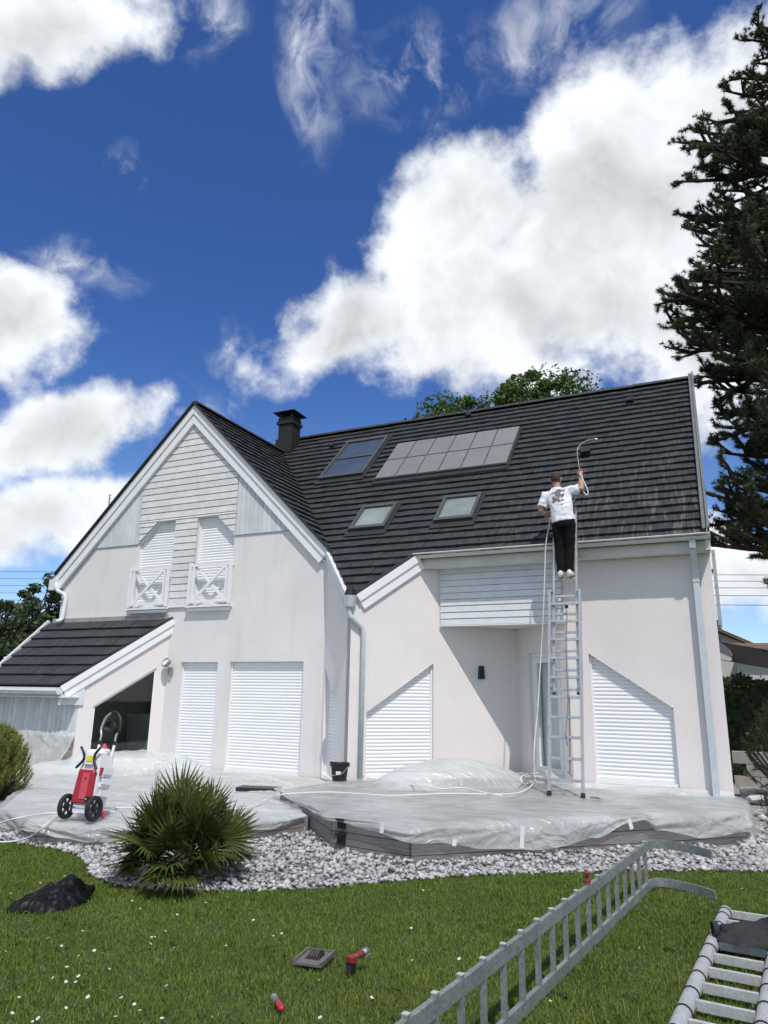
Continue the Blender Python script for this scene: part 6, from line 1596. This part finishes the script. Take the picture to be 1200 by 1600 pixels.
# ---- fan palm
pb = onz(279, 1372, .05)
palm = thing('fan_palm', 'bushy green fan palm growing in the white gravel before the terrace', 'palm', (pb.x, pb.y + .05, .03), local=True); palm.scale = (.93, .93, .95)
m = MB(); m.tube([(0, 0, 0), (.0, .0, .18), (.02, 0, .30)], [.12, .10, .06], 10); m.build('trunk', 'bark', palm)
rp5 = random.Random(19)
def fan_mesh(nl, L, spread, fold_):
    mm = MB()
    for i in range(nl):
        a = (i / (nl - 1) - .5) * spread; ln_ = L * (1 - .28 * abs(a / (spread / 2)) ** 2) * rp5.uniform(.9, 1.05)
        d = Vector((math.sin(a), math.cos(a), 0)); s = Vector((math.cos(a), -math.sin(a), 0)); dz = fold_ * abs(math.sin(a)) + rp5.uniform(-.02, .02); tip_droop = rp5.uniform(.0, .09)
        w_ = .0155
        p0 = d * .015; p1 = d * ln_ * .5 + Vector((0, 0, dz * ln_ * .5)); p2 = d * ln_ + Vector((0, 0, dz * ln_ - tip_droop))
        k = Vector((0, 0, .006))
        mm.add([p0 - s * .003, p0 + s * .003, p1 + s * w_ + k, p1 - s * w_ + k, p1, p2], [(0, 4, 3), (0, 1, 4), (1, 2, 4), (3, 4, 5), (4, 2, 5)])
    me = bpy.data.meshes.new('frond'); me.from_pydata(mm.v, [], mm.f); return me
fans = [fan_mesh(25, .40, RAD(205), .12), fan_mesh(23, .37, RAD(190), .06), fan_mesh(27, .43, RAD(225), .16)]
for f_ in fans: f_.materials.append(MATS['palm_leaf'])
dry = fan_mesh(22, .32, RAD(170), -.2); dry.materials.append(MATS['palm_dry'])
NF = 76
pet = MB()
for i in range(NF):
    e = (i + .5) / NF; az = i * 2.39996 + rp5.uniform(-.3, .3); el = RAD(88) - (e ** .62) * RAD(98) + rp5.uniform(-.12, .12)
    rad = Vector((math.cos(az) * math.cos(el), math.sin(az) * math.cos(el), math.sin(el)))
    depth = rp5.uniform(.7, 1.05) if i % 4 else rp5.uniform(.4, .75)
    c0 = Vector((0, 0, .22 - .12 * e)); c1 = Vector((0, 0, .22)) + Vector((rad.x * .47, rad.y * .47, rad.z * .43)) * depth
    c1.z = max(c1.z, .10 + rp5.random() * .06)
    pet.tube([c0, c0.lerp(c1, .5) + Vector((0, 0, .02)), c1], [.009, .007, .006], 5)
    me = fans[i % 3] if i < NF - 2 else dry
    o = bpy.data.objects.new('frond' if i < NF - 2 else 'dry_frond', me); COL.objects.link(o); o.parent = palm
    td = rad * (.75 + .5 * e) + Vector((rp5.uniform(-.3, .3), rp5.uniform(-.3, .3), .55 - .65 * e)); td.normalize()
    if c1.z < .25 and td.z < -.05: td.z = -.05; td.normalize()
    n_ = Vector((rad.x, rad.y, .25 + .35 * rp5.random())); n_ = n_ - td * n_.dot(td); n_ = n_.normalized() if n_.length > .05 else td.orthogonal().normalized()
    sdv = td.cross(n_).normalized()
    n_ = (n_ + sdv * rp5.uniform(-.4, .4)).normalized(); sdv = td.cross(n_).normalized(); n_ = sdv.cross(td)
    s = rp5.uniform(.8, 1.06)
    o.matrix_basis = Matrix.Translation(c1) @ Matrix((sdv, td, n_)).transposed().to_4x4() @ Matrix.Scale(s, 4)
pet.build('stalks', 'palm_leaf', palm)

# ================================================================== what stands beyond
nb = thing('neighbour_house', 'neighbouring house with brown tiled roof and dormer beyond the hedge', 'house', (4, 29, 0))
m = MB(); m.prism([(-5.5, 0), (5.0, 0), (5.0, 1.45), (-.3, 4.15), (-5.5, 1.45)], lambda u, v, t_: Vector((u, 28 + t_, v)), 0, 7.0); m.build('wall', 'neighbour_wall', nb)
slab([(-.3, 27.7, 4.30), (5.4, 27.7, 1.40), (5.4, 35.2, 1.40), (-.3, 35.2, 4.30)], .10, 'roof', nb, 'neighbour_roof')
slab([(-.3, 27.7, 4.30), (-6.0, 27.7, 1.40), (-6.0, 35.2, 1.40), (-.3, 35.2, 4.30)], .10, 'roof', nb, 'neighbour_roof')
m = MB(); m.bar((.9, 27.6, 2.35), (4.9, 27.6, .3), .05, .16); m.build('verge_board', 'white_paint', nb)
m = MB(); m.prism([(.55, 1.8), (1.72, 1.8), (1.72, 3.15), (.55, 3.15)], lambda u, v, t_: Vector((u, 26.6 + t_, v)), 0, 1.4); dm_ = m.build('dormer', 'neighbour_wall', nb)
for k in range(5):
    m = MB(); m.bar((.36, 26.42 + k * .17, 3.08 + k * .095), (1.80, 26.42 + k * .17, 3.08 + k * .095), .22, .045, (0, -.5, 1)); m.build('tile_course', 'neighbour_roof', dm_)
m = MB(); m.bar((1.86, 26.3, 2.98), (1.86, 27.3, 3.55), .06, .14); m.build('barge_board', 'white_paint', dm_)
sail = thing('shade_sail', 'dark stretched shade sail between the house corner and the neighbouring roof', 'shade sail', (1.0, 16, 0))
m = MB(); pq = [ony(1126, 1004, 15.5), ony(1142, 1034, 15.2), ony(1235, 1050, 16.5), ony(1235, 1022, 18.5)]
NU = 12
for i in range(NU + 1):
    for j in range(NU + 1):
        u, v = i / NU, j / NU; p = (pq[0] * (1 - u) + pq[3] * u) * (1 - v) + (pq[1] * (1 - u) + pq[2] * u) * v
        p = p + Vector((.10 * math.sin(v * math.pi) * (1 - u), 0, -.10 * math.sin(u * math.pi) * math.sin(v * math.pi))); m.v.append(tuple(p))
for i in range(NU):
    for j in range(NU): a = i * (NU + 1) + j; m.f.append((a, a + 1, a + NU + 2, a + NU + 1))
o = m.build('canvas', 'sail', sail); sol = o.modifiers.new('thick', 'SOLIDIFY'); sol.thickness = .012
m = MB(); m.tube([pq[3], Vector((pq[3].x, pq[3].y, 0))], .04, 8); m.build('post', 'dull_aluminium', sail)
m = MB(); m.tube([pq[0], Vector((.04, 15.0, pq[0].z + .05))], .008, 6); m.tube([pq[1], Vector((.04, 14.8, pq[1].z + .02))], .008, 6); m.build('guy_wire', 'wire', sail)
for i, (zr, zl) in enumerate(((7.93, 11.2), (7.60, 10.6), (7.25, 10.0), (6.85, 9.4), (6.37, 8.8))):
    m = MB(); pts_ = []
    for k in range(25):
        x = -75 + k * 4.2; z = zr + (zl - zr) * (-x / 54.3); pts_.append((x, 40, z))
    m.tube(pts_, .016, 5); tag(m.build('power_line', 'wire'), 'thin overhead wire crossing the sky behind the house', 'power line', 'overhead wires behind the house')
an = thing('antenna', 'thin aerial mast showing over the left roof slope of the gable', 'antenna', (-13.6, 15.2, 0))
tp_ = ony(172, 772, 15.2)
m = MB(); m.tube([(tp_.x, 15.2, 3.6), (tp_.x, 15.2, tp_.z)], .014, 6); m.build('mast', 'wire', an)
for k in range(3):
    m = MB(); m.tube([(tp_.x - .10, 15.2, tp_.z - .05 - k * .1), (tp_.x + .10, 15.2, tp_.z - .05 - k * .1)], .007, 5); m.build('aerial_rod', 'wire', an)
bpy.context.view_layer.update()
